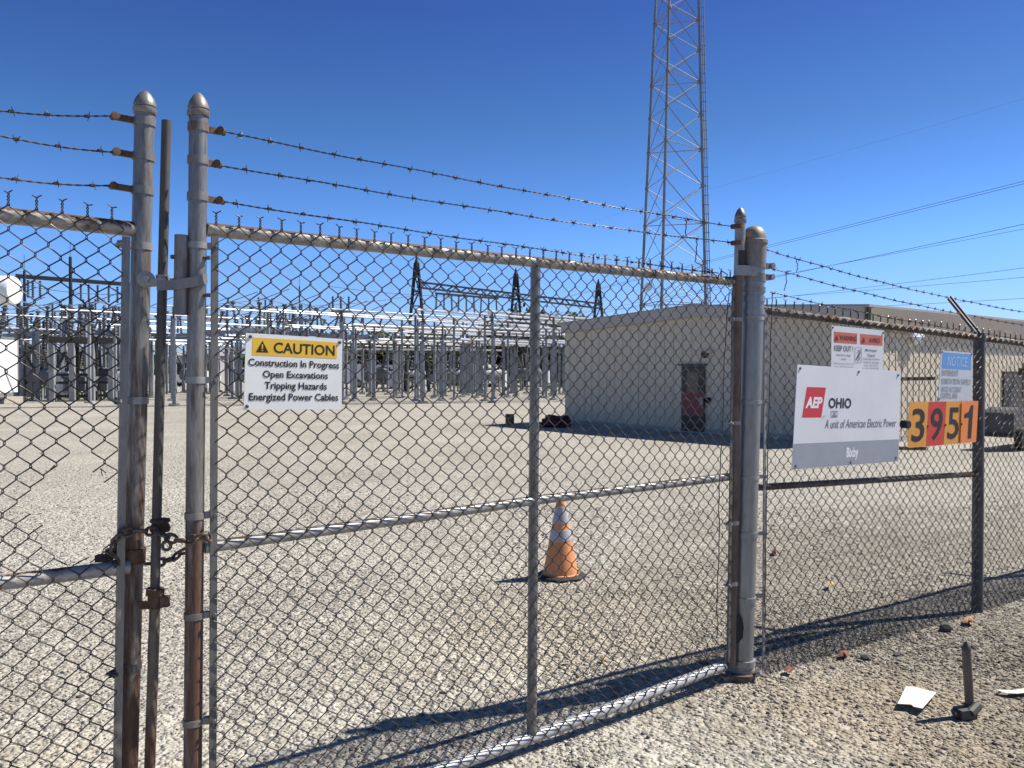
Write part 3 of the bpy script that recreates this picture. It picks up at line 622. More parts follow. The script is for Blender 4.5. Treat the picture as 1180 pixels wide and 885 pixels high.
class Sign:
    def __init__(s, plane, tl, tr, br, bl, off, name, label, cat, group=None, pmat='white', th=.0025):
        s.n = plane.n; s.c = [plane.hit(*p, off) for p in (bl, br, tr, tl)]
        s.root = thing(name, s.c[0].lerp(s.c[1], .5), label, cat, group)
        mb = MB(); f = [s.m(0, 0), s.m(1, 0), s.m(1, 1), s.m(0, 1)]; k = [p - s.n * th for p in f]
        mb.add(f + k, [(0, 1, 2, 3), (7, 6, 5, 4)] + [(i + 4, (i + 1) % 4 + 4, (i + 1) % 4, i) for i in range(4)]); mb.build('panel', M[pmat], s.root, smooth=0)
    def m(s, a, b, h=0):
        bl, br, tr, tl = s.c; return bl.lerp(br, a).lerp(tl.lerp(tr, a), b) + s.n * h
    def poly(s, pts, mat, h=.0006, name='print'):
        mb = MB(); mb.add([s.m(x, y, h) for x, y in pts], [tuple(range(len(pts)))]); return mb.build(name, M[mat], s.root, smooth=0)
    def rect(s, x0, y0, x1, y1, mat, h=.0006, name='print'): return s.poly([(x0, y0), (x1, y0), (x1, y1), (x0, y1)], mat, h, name)
    def text(s, txt, x0, y0, x1, y1, mat, h=.0012, bold=.0, shear=0.0, name='lettering'):
        vs, fs = text_geo(txt, bold, shear); mb = MB(); mb.add([s.m(x0 + (x1 - x0) * a, y0 + (y1 - y0) * b, h) for a, b in vs], fs); return mb.build(name, M[mat], s.root, smooth=0)
    def screws(s, pts, r=.006, mat='rod'):
        for x, y in pts:
            mb = MB(); mb.lathe(s.m(x, y, 0), [(r, 0), (r, .003), (r * .5, .005)], 10, s.n); mb.build('screw', M[mat], s.root)
sg = Sign(GP, (283.4, 383.5), (394.6, 390.6), (393.7, 471.7), (280.9, 472.2), .047, 'caution_sign', 'white and yellow caution sign wired to the gate mesh', 'sign')
sg.rect(.065, .715, .94, .945, 'yellow', name='header')
sg.text('CAUTION', .275, .755, .915, .90, 'ink', bold=.018)
sg.poly([(.10, .755), (.225, .755), (.1625, .91)], 'ink', .0011, 'warning_triangle'); sg.rect(.156, .80, .169, .862, 'yellow', .0017, 'mark'); sg.rect(.156, .773, .169, .788, 'yellow', .0017, 'mark')
sg.text('Construction In Progress', .03, .545, .965, .67, 'ink', bold=.022)
sg.text('Open Excavations', .175, .395, .845, .52, 'ink', bold=.022)
sg.text('Tripping Hazards', .195, .245, .835, .37, 'ink', bold=.022)
sg.text('Energized Power Cables', .045, .09, .96, .22, 'ink', bold=.022)
sg.screws([(.045, .955), (.97, .95), (.03, .045)])
su = Sign(FP, (919, 420), (1038.2, 427.8), (1035.4, 531.6), (912.5, 541.3), .054, 'utility_sign', 'large white utility name sign with red slanted emblem on the fence', 'sign', pmat='aepwhite')
su.rect(.004, .004, .996, .245, 'grey', name='footer')
su.poly([(.062, .495), (.232, .495), (.262, .79), (.092, .79)], 'red', .0006, 'emblem')
su.text('AEP', .085, .585, .235, .695, 'pale', bold=.045, shear=.2)
su.text('OHIO', .292, .585, .505, .69, 'ink', bold=.028)
su.rect(.315, .495, .385, .56, 'notice', name='sticker'); su.rect(.32, .552, .38, .558, 'greyink', .002); su.rect(.343, .525, .356, .537, 'greyink', .002); su.rect(.327, .503, .375, .513, 'greyink', .002)
su.text('A unit of American Electric Power', .268, .385, .965, .475, 'greyink', shear=.25)
su.text('Bixby', .478, .05, .59, .185, 'pale', bold=.04)
su.rect(.25, .497, .258, .51, 'greyink', .002)
su.screws([(.025, .965), (.565, .965), (.97, .955), (.03, .035), (.97, .045), (.52, .03)], .008, 'greyink')
# clamp lever at sign edge
mb = MB(); p = FP.hit(1042.5, 489, .04); mb.tube([p - FP.n * .02, p + FP.n * .03], .024, 10); mb.build('fence_tie_bolt', M['black'], su.root)
sw = Sign(FP, (958.4, 375), (1018.8, 380.8), (1017, 440), (957.6, 440), .045, 'warning_sign', 'bilingual keep out warning sign with two faded red headers above the utility sign', 'sign', pmat='warnwhite')
yy = lambda v: 1 - (v - 375) / 65.0
sw.rect(.04, .70, .475, .895, 'fadered', name='header'); sw.rect(.53, .70, .975, .895, 'fadered', name='header')
sw.text('WARNING', .14, .75, .46, .84, 'dkred', bold=.03); sw.text('AVISO', .70, .745, .92, .835, 'dkred', bold=.03)
sw.poly([(.055, .745), (.125, .745), (.09, .845)], 'dkred', .0022, 'warning_triangle'); sw.poly([(.56, .74), (.63, .74), (.595, .84)], 'dkred', .0022, 'warning_triangle')
sw.text('KEEP OUT !', .05, .555, .40, .655, 'greyink', bold=.02)
sw.text('Hazardous voltage', .09, .455, .36, .505, 'greyink'); sw.text('inside.', .18, .395, .28, .435, 'greyink')
sw.text('Will shock, burn, or', .04, .31, .42, .345, 'greyink'); sw.text('cause death to you.', .04, .255, .42, .29, 'greyink')
sw.text('\u00a1Mantengase', .63, .565, .87, .625, 'greyink', bold=.01); sw.text('Fuera!', .69, .475, .83, .535, 'greyink', bold=.01)
sw.text('Voltaje peligroso adentro.', .59, .41, .93, .45, 'greyink'); sw.text('Puede dar descargas,', .61, .345, .92, .385, 'greyink'); sw.text('causar quemaduras', .62, .295, .90, .33, 'greyink'); sw.text('o la muerte.', .60, .25, .92, .28, 'greyink')
for r_ in ((.435, .355, .565, .36), (.435, .635, .565, .64), (.435, .355, .441, .64), (.559, .355, .565, .64)): sw.rect(*r_, 'greyink', .0016, 'pictogram_frame')
sw.poly([(.455, .42), (.47, .41), (.53, .50), (.545, .56), (.525, .56), (.505, .52)], 'greyink', .002, 'pictogram'); sw.poly([(.48, .57), (.51, .56), (.53, .57), (.545, .60), (.535, .61), (.52, .58), (.49, .59)], 'greyink', .0026, 'pictogram'); sw.poly([(.505, .39), (.515, .385), (.525, .44), (.515, .48), (.50, .46)], 'greyink', .0032, 'pictogram')
sw.screws([(.02, .965), (.98, .955)])
sn = Sign(FP, (1084.4, 403.5), (1120.6, 406.5), (1119.8, 466), (1080.8, 466), .046, 'notice_sign', 'faded grey notice sign with blue header above the number plates', 'sign', pmat='notice')
sn.rect(.05, .665, .96, .965, 'blue', name='header'); sn.text('NOTICE', .20, .715, .84, .905, 'bluepale', bold=.01, shear=.15)
for t, x1, y0 in (('ENTER/EXIT', .56, .535), ('SUBSTATION SAFELY', .96, .38), ('AVOID ACCIDENT', .67, .23), ('CONTROL AREA', .56, .11)): sn.text(t, .06, y0, x1, y0 + .105, 'fadeink', bold=.012)
sn.screws([(.03, .97), (.97, .97), (.02, .10)])
xt = [1047.8, 1070.2, 1090.6, 1108.4, 1127.6]; xbm = [1046, 1067, 1087.3, 1106.6, 1124.9]
for i, (ch, pm, lab) in enumerate((('3', 'amber', 'amber number plate with black 3'), ('9', 'redplate', 'red number plate with black 9'), ('5', 'amber', 'amber number plate with black 5'), ('1', 'amber2', 'bright orange number plate with black 1 by the dark fence post'))):
    f = lambda x, a, b, x0, x1: a + (b - a) * (x - x0) / (x1 - x0)
    tt = lambda x: f(x, 463.6, 462, 1047.8, 1127.6); bb = lambda x: f(x, 516.3, 509.3, 1046, 1124.9)
    o = .056 + (.006 if i == 3 else 0)
    sp = Sign(FP, (xt[i] + .1, tt(xt[i])), (xt[i + 1] - .1, tt(xt[i + 1])), (xbm[i + 1] - .1, bb(xbm[i + 1])), (xbm[i] + .1, bb(xbm[i])), o, 'number_plate', lab, 'number plate', 'number plates in a row on the fence', pmat=pm)
    if ch == '1': sp.poly([(.44, .10), (.66, .10), (.70, .90), (.55, .90), (.44, .75), (.18, .69), (.18, .60), (.46, .61)], 'ink', .0012, 'lettering')
    else: sp.text(ch, .17, .12, .86, .86, 'ink', bold=.012)
    sp.screws([(.03, .46)], .008, 'rod')
# ------------------------------------------------------------------ cone, stub pipe, litter
def scone(c):
    t = thing('traffic_cone', c, 'worn orange traffic cone with two grey collars on gravel behind the gate', 'cone')
    mb = MB(); mb.lathe(c + Vector((0, 0, .026)), [(.150, 0), (.150, .008), (.138, .014), (.030, .59), (.026, .602), (.018, .602)], 28); mb.build('cone_body', M['cone'], t)
    def col(h0, h1):
        f = lambda h: .138 + (.030 - .138) * (h - .014) / .576 + .003
        b = MB(); b.lathe(c + Vector((0, 0, .026)), [(f(h0) - .002, h0), (f(h0), h0 + .001), (f(h1), h1 - .001), (f(h1) - .002, h1)], 28); b.build('reflective_collar', M['collar'], t)
    col(.272, .355); col(.405, .535)
    b = MB(); b.lathe(c, [(.20, 0), (.205, .006), (.205, .02), (.19, .028), (.13, .034)], 8, Vector((0, 0, 1))); b.build('base', M['black'], t, smooth=30)
scone(Vector((G(646, 665).x, G(646, 665).y, gz(G(646, 665).x, G(646, 665).y))))
bc_ = G(1119, 822); st = thing('stub_pipe', bc_, 'short rusty pipe stub with pointed top standing in a clamp in the gravel', 'pipe')
d0 = bc_.y; tp = P(1113.5, 748, d0); bt = P(1118, 815, d0)
mb = MB(); mb.tube([bt - Vector((0, 0, .02)), tp], .0205, 14); mb.build('pipe', M['rustrod'], st)
mb = MB(); mb.lathe(tp, [(.0215, -.004), (.022, .004), (.012, .026), (.004, .038)], 14); mb.build('point', M['darkpost'], st)
mb = MB(); mb.box(P(1112, 822, d0 - .03), (.042, .012, 0), (-.008, .03, 0), (0, 0, .026)); mb.ring(P(1118, 815, d0), (0, 0, 1), .021, .035, .008, 14); mb.tube([P(1104, 826, d0 - .05), P(1100, 818, d0 - .02)], .02, 8); mb.tube([P(1118, 822, d0 - .05), P(1127, 813, d0 - .02)], .022, 8); mb.build('clamp', M['darkpost'], st)
def flat(name, pix, mat, lab, cat, z=.02, th=.006, curl=.012):
    v = [G(x, y, z) + Vector((0, 0, random.uniform(0, curl))) for x, y in pix]; c = sum(v, Vector()) / len(v); n = len(v); bt_ = [p - Vector((0, 0, th)) for p in v]
    mb = MB(); cm = c + Vector((0, 0, curl * .7)); mb.add(v + bt_ + [cm, c - Vector((0, 0, th))], [(i, (i + 1) % n, 2 * n) for i in range(n)] + [((i + 1) % n + n, i + n, 2 * n + 1) for i in range(n)] + [(i + n, (i + 1) % n + n, (i + 1) % n, i) for i in range(n)])
    return tag(mb.build(name, M[mat], smooth=60, loc=c), lab, cat)
flat('paper', [(1034, 811), (1044, 793), (1051, 791), (1079, 799), (1063, 817), (1053, 814.5), (1050, 812)], 'paper', 'torn white paper scrap lying on gravel left of the stub pipe', 'paper', .024, .002, .008)
flat('paper', [(1147, 795), (1160, 796.5), (1181, 793.5), (1190, 793), (1190, 798), (1172, 800), (1160, 799)], 'paper', 'long thin white strip on gravel at the right photo edge', 'paper strip', .016, .002, .004)
def leaf(px, py, s, mat, lab, ins):
    z = .017; r = s / 2; a0 = random.uniform(0, 6)
    pix = []
    for k in range(9):
        an = a0 + k * 6.283 / 9; rr = r * (1.0 if k % 2 == 0 else .55) * random.uniform(.85, 1.1); pix.append((px + math.cos(an) * rr, py + math.sin(an) * rr * .55))
    o = flat('fallen_leaf', pix, mat, lab, 'leaf', z, .0012, .022); o['group'] = 'fallen leaves on the gravel'
leaf(1116, 715.5, 17, 'leaforange', 'orange fallen leaf at the foot of the dark fence post', 0)
leaf(972, 755.5, 15, 'leafred', 'red fallen leaf under the fence beside a dark rock', 0)
leaf(909, 774, 13, 'leafred', 'red fallen leaf right of the thick gate post base', 0)
leaf(893, 637, 10, 'leafred', 'small red leaf inside the fence close right of the thick post', 0)
leaf(956, 674, 12, 'leafyellow', 'yellow leaf lying inside the fence below the utility sign', 0)
leaf(695, 762, 8, 'leafyellow', 'small yellow leaf inside the gate right of the middle stile', 0)
def rock(px, py, w, lab):
    c = G(px, py); r = w / 2 / F * c.y; mb = MB(); vs = ico * (1 + rng.uniform(-.22, .22, (12, 1))) * np.array([1.1, .9, .75]) * r
    mb.add([c + Vector(v) + Vector((0, 0, r * .5)) for v in vs], [tuple(f) for f in icf]); tag(mb.build('rock', M['rock'], smooth=25, loc=c), lab, 'rock', 'dark rocks on the gravel')
rock(1091, 727, 16, 'large dark rock on gravel left of the dark post foot'); rock(997, 760, 11, 'dark rock on gravel beside the red leaf under the fence'); rock(1033, 756, 8, 'small dull rock between the two larger dark rocks')
# ------------------------------------------------------------------ building
C = G(997, 513); Lc = G(651, 488); gd = (Lc - C); W = gd.length; gd.normalize(); WD = Vector((gd.y, -gd.x, 0))
if WD.x < 0: WD = -WD
NG = -WD; NL = -gd         # outward normals of the gable wall and the long wall
H = 2.95; LB = 26.0; RISE = .24
bd = thing('metal_building', (C.x, C.y, 0), 'low beige metal utility building with dark door behind the gate', 'building')
E = lambda a, b, z, o=0.0: C + gd * a + WD * b + Vector((0, 0, z))
wb = MB()
pf = [(0, 0), (W, 0), (W, H), (W / 2, H + RISE), (0, H)]
wb.add([E(a, 0, z) for a, z in pf] + [E(a, LB, z) for a, z in pf], [(4, 3, 2, 1, 0), (5, 6, 7, 8, 9), (0, 5, 9, 4), (1, 2, 7, 6), (0, 1, 6, 5)])
wb.build('wall', M['wall'], bd, smooth=0)
rb = MB()
k = .15
while k < W:
    hz_ = H + RISE * (1 - abs(k - W / 2) / (W / 2)) - .3
    rb.box(E(k, 0, hz_ / 2 + .03) + NG * .008, gd * .02, NG * .010, (0, 0, hz_ / 2 - .05)); k += .30
k = .2
while k < LB:
    rb.box(E(0, k, (H - .3) / 2) + NL * .004, WD * .03, NL * .008, (0, 0, (H - .3) / 2 - .05)); k += .30
o = rb.build('wall_ribs', M['wall'], bd, smooth=0)
ov = .14
rf = MB()
for s0, s1 in ((-ov, W / 2), (W + ov, W / 2)):
    za = H + .02; zb = H + RISE + .05
    a0, a1 = (E(s0, -ov, za), E(s1, -ov, zb)); b0, b1 = (E(s0, LB + ov, za), E(s1, LB + ov, zb)); t = Vector((0, 0, .06))
    vs = [a0, a1, b1, b0, a0 + t, a1 + t, b1 + t, b0 + t]; rf.add(vs, [(0, 1, 2, 3), (7, 6, 5, 4), (0, 4, 5, 1), (1, 5, 6, 2), (2, 6, 7, 3), (3, 7, 4, 0)])
rf.build('roof', M['roof'], bd, smooth=0)
fa = MB()
for s0, s1 in ((-.02, W / 2), (W + .02, W / 2)):
    vs = []
    for o_ in (.03, .15):
        for s_, z_ in ((s0, H), (s1, H + RISE + .03)):
            for dz_ in (-.24, .05): vs.append(E(s_, 0, z_ + dz_) + NG * o_)
    fa.add(vs, [(0, 2, 3, 1), (4, 5, 7, 6), (0, 1, 5, 4), (2, 6, 7, 3), (1, 3, 7, 5), (0, 4, 6, 2)])
fa.build('gable_fascia', M['fascia'], bd, smooth=0)
fa = MB(); fa.box(E(0, LB / 2, H - .22) + NL * .09, WD * (LB / 2), NL * .06, (0, 0, .25)); fa.build('eave_fascia', M['fascia2'], bd, smooth=0)
fa = MB(); fa.box(E(0, .35, H - .22) + NL * .155, WD * .45, NL * .006, (0, 0, .22)); fa.build('fascia_panel', M['olive'], bd, smooth=0)
fb = MB(); fb.box(E(W / 2, 0, .06) + NG * .02, gd * (W / 2), NG * .03, (0, 0, .06)); fb.box(E(0, LB / 2, .06) + NL * .02, WD * (LB / 2 - .04), NL * .03, (0, 0, .06)); fb.build('plinth', M['conc'], bd, smooth=0)
BP = Plane((C.x, C.y), (-gd.x, -gd.y))
def wallrect(mb, x0, y0, x1, y1, o0, o1, ybase=None):
    a = BP.hit(x0, y0); b = BP.hit(x1, y0); zb = BP.hit((x0 + x1) / 2, y1).z; z1 = a.z
    c = (a + b) / 2; c.z = (z1 + zb) / 2; hw = (Vector((b.x - a.x, b.y - a.y, 0))) / 2
    mb.box(c + NG * (o0 + o1) / 2, hw, NG * (o1 - o0) / 2, (0, 0, (z1 - zb) / 2)); return c, hw, zb, z1
mb = MB(); c, hw, zb, z1 = wallrect(mb, 786.8, 422, 813.5, 497, .03, .055); dr = mb.build('door', M['door'], bd, smooth=0)
mb = MB(); mb.box(c + NG * .06 + Vector((0, 0, (zb + .42 * (z1 - zb)) - c.z - .0)), hw * .93, NG * .008, (0, 0, .30)); mb.build('kick_panel', M['doorred'], dr, smooth=0)
mb = MB(); mb.box(c + NG * .06 + Vector((0, 0, .42)), hw * .5, NG * .006, (0, 0, .26)); mb.build('window', M['glass'], dr, smooth=0)
mb = MB(); hp = BP.hit(811, 462) + NG * .085; mb.box(hp, hw.normalized() * .05, NG * .03, (0, 0, .09)); mb.build('handle', M['bright'], dr, smooth=0)
mb = MB(); mb.box(Vector((c.x, c.y, z1 + .035)) + NG * .07, hw * 1.14, NG * .06, (0, 0, .022)); mb.build('door_hood', M['door'], bd, smooth=0)
mb = MB(); p = BP.hit(817.5, 461); mb.lathe(p + NG * .02, [(.075, 0), (.075, .06), (.05, .1)], 12, NG); mb.build('lock_box', M['black'], bd)
mb = MB(); p = BP.hit(813.5, 408.5); mb.lathe(p + NG * .01, [(.085, 0), (.095, .05), (.08, .10), (.03, .12)], 16, NG); mb.build('alarm_bell', M['rusty'], bd)
mb = MB(); p = BP.hit(818, 405); mb.box(p + NG * .05, hw.normalized() * .12, NG * .05, (0, 0, .04)); mb.build('light_fitting', M['fascia'], bd, smooth=0)
LPn = Plane((C.x, C.y), (WD.x, WD.y))
wl = MB(); p = LPn.hit(1050, 391); wl.box(p + NL * .09 + Vector((0, 0, .12)), WD * .28, NL * .09, (0, 0, .07)); wl.lathe(p + NL * .12 + Vector((0, 0, .05)), [(.11, 0), (.09, -.12), (.02, -.17)], 12); wl.build('wall_lamp', M['whitepaint'], bd)
mb = MB(); a = LPn.hit(1155, 428); b = LPn.hit(1200, 428); zb = .05; c = (a + b) / 2; mb.box(Vector((c.x, c.y, (a.z + zb) / 2)) + NL * .03, WD * ((b - a).length / 2), NL * .03, (0, 0, (a.z - zb) / 2)); d2 = mb.build('side_door', M['door'], bd, smooth=0)
mb = MB(); a = LPn.hit(1176, 436); b = LPn.hit(1196, 436); c = (a + b) / 2; mb.box(Vector((c.x, c.y, 1.35)) + NL * .07, WD * ((b - a).length / 2), NL * .008, (0, 0, .5)); mb.build('window', M['glass'], d2, smooth=0)
mb = MB(); p = LPn.hit(1168, 430); mb.tube([p + NL * .25 + Vector((0, 0, -.05)), p + NL * .25 + Vector((0, 0, .14))], .13, 12); mb.build('warning_lamp', M['rusty'], bd)
# trailer with reel by the long wall
tc = P(1150, 515, 17.5); tc.z = 0; tr = thing('equipment_trailer', tc, 'small dark equipment trailer with rounded hood parked at the beige long wall', 'trailer')
mb = MB(); n = 14; w = WD; prof = [(-.75, .35)] + [(-.75 + .9 * t, .35 + .52 * math.cos((t - .35) * 1.9)) for t in [i / n for i in range(n + 1)]] + [(.15, .35)]
m0 = len(prof); vs = [tc + w * a + NL * o_ + Vector((0, 0, z)) for o_ in (.0, .55) for a, z in prof]; mb.add(vs, [tuple(range(m0)), tuple(range(2 * m0 - 1, m0 - 1, -1))] + [(i + m0, i + 1 + m0, i + 1, i) for i in range(m0 - 1)]); mb.build('hood', M['darkpost'], tr, smooth=30)
mb = MB(); mb.box(tc + NL * .28 + Vector((0, 0, .31)) + w * .2, w * 1.0, NL * .3, (0, 0, .035)); mb.build('frame', M['steeldark'], tr, smooth=0)
for sgn in (-.45, .55):
    mb = MB(); cc = tc + w * sgn + NL * .60 + Vector((0, 0, .24)); mb.lathe(cc, [(.13, -.08), (.23, -.07), (.24, 0), (.23, .07), (.13, .08)], 18, NL); wh = mb.build('wheel', M['black'], tr); mb = MB(); mb.lathe(cc, [(.12, .06), (.12, .085), (.03, .09)], 14, NL); mb.build('rim', M['whitepaint'], wh)
for a in (.35, .6, .85):
    mb = MB(); mb.lathe(tc + w * a + NL * .25 + Vector((0, 0, .345)), [(.09, 0), (.10, .06), (.06, .2), (.08, .32), (.05, .4)], 12); mb.build('tank', M['greypaint' if a != .6 else 'whitepaint'], tr)
# red heap and small crate left of the building
rc = G(640, 492); rh = thing('hose_heap', rc, 'dark red coiled hose heap on gravel at the left corner of the metal building', 'hose')
for i, (dx, rr, zz) in enumerate(((0, .36, .07), (.02, .33, .17), (-.25, .26, .06), (.05, .27, .26))):
    mb = MB(); cc = rc + Vector((dx, random.uniform(-.1, .1), zz)); mb.tube([cc + Vector((rr * math.cos(a) * 1.1, rr * .8 * math.sin(a), .03 * math.sin(2 * a + i))) for a in [k_ * 6.283 / 20 for k_ in range(20)]], .055, 8, closed=True); mb.build('hose_coil', M['carred'], rh)
pc = G(587.5, 489); pt = thing('wooden_crate', pc, 'small olive slatted crate standing on the gravel left of the building', 'crate')
for i in range(4): 
    mb = MB(); mb.box(pc + Vector((-.105 + i * .07, -.12, .16)), (.024, 0, 0), (0, .012, 0), (0, 0, .16)); mb.build('slat', M['pallet'], pt, smooth=0)
mb = MB(); mb.abox(pc.x - .13, pc.x + .13, pc.y - .105, pc.y + .1, .01, .30); mb.build('box', M['steeldark'], pt, smooth=0)
# ------------------------------------------------------------------ lattice tower
DT = 45.0
def tl(x0, k, y): return x0 + k * y
def leg(x0, k, d0):   # foot at ground, top high above the frame; depths converge with height
    a = P(tl(x0, k, 460), 460, d0); a.z = 0; return a
fa_, fb_, fc_ = leg(760.6, -.0586, 46.2), leg(774.0, -.0314, 42.6), leg(803.6, .0264, 45.2)
ctr = P(786.5, 0, 44.7); top_c = Vector((ctr.x, ctr.y, 48.5))
tw = thing('lattice_tower', ((fa_ + fb_ + fc_) / 3).to_tuple(), 'tall grey three legged lattice radio tower rising behind the building', 'tower')
def tleg(f, z):
    t = z / 50.0; return Vector((f.x, f.y, 0)).lerp(Vector((top_c.x, top_c.y, 0)), t * .955) + Vector((0, 0, z))
zs = [0.4]
while zs[-1] < 46: zs.append(zs[-1] + max(.9, 2.45 - .045 * zs[-1]))
for f in (fa_, fb_, fc_):
    mb = MB(); mb.tube([tleg(f, z) for z in range(0, 49, 4)], [.085 - .0009 * z for z in range(0, 49, 4)], 8)
    for z in zs: mb.lathe(tleg(f, z) - Vector((0, 0, .07)), [(.10, 0), (.105, .02), (.105, .12), (.10, .14)], 8)
    mb.build('tower_leg', M['tower'], tw)
for (a, b) in ((fa_, fb_), (fb_, fc_), (fc_, fa_)):
    mb = MB()
    for i in range(len(zs) - 1):
        r_ = .032 if (a is fb_) else .022
        mb.tube([tleg(a, zs[i]), tleg(b, zs[i + 1])], r_, 5); mb.tube([tleg(b, zs[i]), tleg(a, zs[i + 1])], r_ * .8, 5)
        if i % 2 == 0: mb.tube([tleg(a, zs[i]), tleg(b, zs[i])], .024, 5)
    mb.build('bracing', M['tower'], tw)
off = Vector((.24, -.05, 0)); mb = MB()
mb.tube([tleg(fc_, z) + off for z in range(0, 47, 3)], .03, 5); mb.tube([tleg(fc_, z) + off * .55 for z in range(0, 47, 3)], .025, 5)
for q in range(0, 90): mb.tube([tleg(fc_, .5 * q + .5), tleg(fc_, .5 * q + .5) + off * 1.25], .018, 4)
mb.build('cable_ladder', M['tower'], tw)
mb = MB(); dp = P(748, 331, 44.0); mb.lathe(dp, [(.05, -.08), (.16, 0), (.24, .07), (.25, .09)], 18, Vector((-.6, -.75, .15))); mb.tube([dp, tleg(fa_, dp.z)], .05, 6); mb.build('dish', M['whitepaint'], tw)
# ------------------------------------------------------------------ power lines
def wirepx(pts, lab, r=.012, grp='power lines crossing the sky'):
    q = [P(*p) for p in pts]; a, b, c = q; out = []
    for i in range(33):
        t = i / 32; out.append(a * ((1 - t) * (1 - 2 * t)) + b * (4 * t * (1 - t)) + c * (t * (2 * t - 1)))
    mb = MB(); mb.tube(out, r, 5); tag(mb.build('power_line', M['wire'], loc=out[0]), lab, 'power line', grp)
wirepx([(640, 266, 120), (1005, 165, 80), (1400, 43, 60)], 'faint highest power line at the upper right of the sky', .006)
wirepx([(640, 345, 110), (980, 259, 60), (1400, 154, 40)], 'upper of the paired dark power lines in mid right sky', .014)
wirepx([(640, 346, 109), (980, 261.5, 60), (1400, 157, 40)], 'lower of the paired dark power lines in mid right sky', .014)
wirepx([(640, 372, 110), (1000, 297, 60), (1400, 208, 40)], 'thick single dark power line above the barbed wire at right', .017)
wirepx([(640, 367, 110), (1010, 296, 60), (1400, 224, 40)], 'thin power line sagging just under the thick single line', .012)
wirepx([(640, 371, 110), (1000, 331, 60), (1400, 276, 40)], 'power line passing just above the fence arm at right', .013)
wirepx([(640, 361, 110), (1050, 330.5, 60), (1400, 295, 40)], 'shallow power line crossing behind the barbed wire at right', .013)
wirepx([(700, 366, 110), (1050, 351, 60), (1400, 325, 40)], 'lowest power line just above the building roof', .013)
# ------------------------------------------------------------------ substation
def insul_prof(L, r, n):
    pr = [(r * .5, 0)]
    for i in range(n):
        z = L * (i + .15) / n; pr += [(r * .5, z), (r, z + L * .12 / n), (r * .9, z + L * .35 / n), (r * .5, z + L * .5 / n)]
    pr.append((r * .5, L)); return pr
def make_column(h):
    t = thing('bus_column', (0, 0, 0), 'slim grey steel column carrying white bus pipes in the substation yard', 'column', 'bus support columns in the substation')
    mb = MB(); mb.abox(-.06, .06, -.06, .06, .02, h - .62); mb.abox(-.15, .15, -.15, .15, h - .62, h - .585); mb.abox(-.16, .16, -.16, .16, .08, .11); mb.build('shaft', M['steelgrey'], t, smooth=0)
    mb = MB(); mb.lathe((0, 0, -.2), [(.24, 0), (.24, .27), (.22, .28)], 14); mb.build('footing', M['conc'], t)
    mb = MB(); mb.lathe((0, 0, h - .585), insul_prof(.52, .095, 6), 10); mb.build('insulator', M['insul'], t)
    return t
protos = {}
BD = Vector((.66, .75, 0)).normalized()
def place(proto, loc, first):
    o = proto if first else copy_tree(proto); o.location = loc; return o
heights = [4.45, 3.9, 3.3]
for h in heights: protos[h] = [make_column(h), True]
k = 0
runs = [(-70, 41), (-20, 45), (30, 47), (95, 40), (150, 43), (175, 47), (215, 37.5), (235, 41), (262, 45), (330, 40), (352, 43.5), (372, 47), (398, 39.5), (425, 43), (452, 47), (497, 40), (520, 43.5), (545, 47), (575, 41), (602, 44), (628, 48), (-45, 50), (5, 53), (62, 51), (120, 54), (178, 52), (300, 53), (410, 54), (470, 56), (540, 53)]
for i, (px, d) in enumerate(runs):
    h = heights[i % 3]; s = P(px, HZ, d); s.z = 0; L = 15 if px > 560 else 20
    if px < 200: L = 12
    mb = MB(); z = h - .01
    a = s - BD * 1.0; b = s + BD * L; mb.tube([Vector((a.x, a.y, z)), Vector((b.x, b.y, z))], .062 if px > 400 else .045, 8)
    tag(mb.build('bus_pipe', M['alu'], loc=(a.x, a.y, z)), 'white tubular bus pipe lying level across tops of the grey columns', 'pipe', 'white bus pipes in the substation')
    n = int(L / 3.8) + 1
    for j in range(n):
        p = s + BD * (L * j / (n - 1) - (.5 if j == n - 1 else 0) + random.uniform(-.8, .8)); pr = protos[h]; place(pr[0], (p.x, p.y, 0), pr[1]); pr[1] = False
# low second-level pipes, nearly square to the view
for i, (px, d, L, z) in enumerate(((205, 52, 16, 3.4), (255, 50, 18, 2.9), (380, 52, 18, 4.9), (392, 54, 18, 4.2), (405, 49, 14, 3.35), (395, 57, 17, 4.7), (500, 50, 9, 4.15), (520, 55, 9, 3.6), (60, 50, 9, 5.1), (75, 48, 9, 4.6))):
    a = P(px, HZ, d); b = a + Vector((.93, .36, 0)) * L; mb = MB(); mb.tube([(a.x, a.y, z), (b.x, b.y, z)], .055, 8)
    tag(mb.build('bus_pipe', M['alu'], loc=(a.x, a.y, z)), 'white tubular bus pipe lying level across tops of the grey columns', 'pipe', 'white bus pipes in the substation')
    for tt_ in (.08, .5, .92):
        p = a.lerp(b, tt_); q = protos[heights[1]][0]; mb = MB(); mb.abox(p.x - .07, p.x + .07, p.y - .07, p.y + .07, .02, z - .5); mb.abox(p.x - .2, p.x + .2, p.y - .2, p.y + .2, -.05, .07)
        t = thing('bus_column', (p.x, p.y, 0), 'slim grey steel column carrying white bus pipes in the substation yard', 'column', 'bus support columns in the substation')
        mb.build('shaft', M['steelgrey'], t, smooth=0); mb = MB(); mb.lathe((p.x, p.y, z - .5), insul_prof(.46, .09, 6), 10); mb.build('insulator', M['insul'], t)
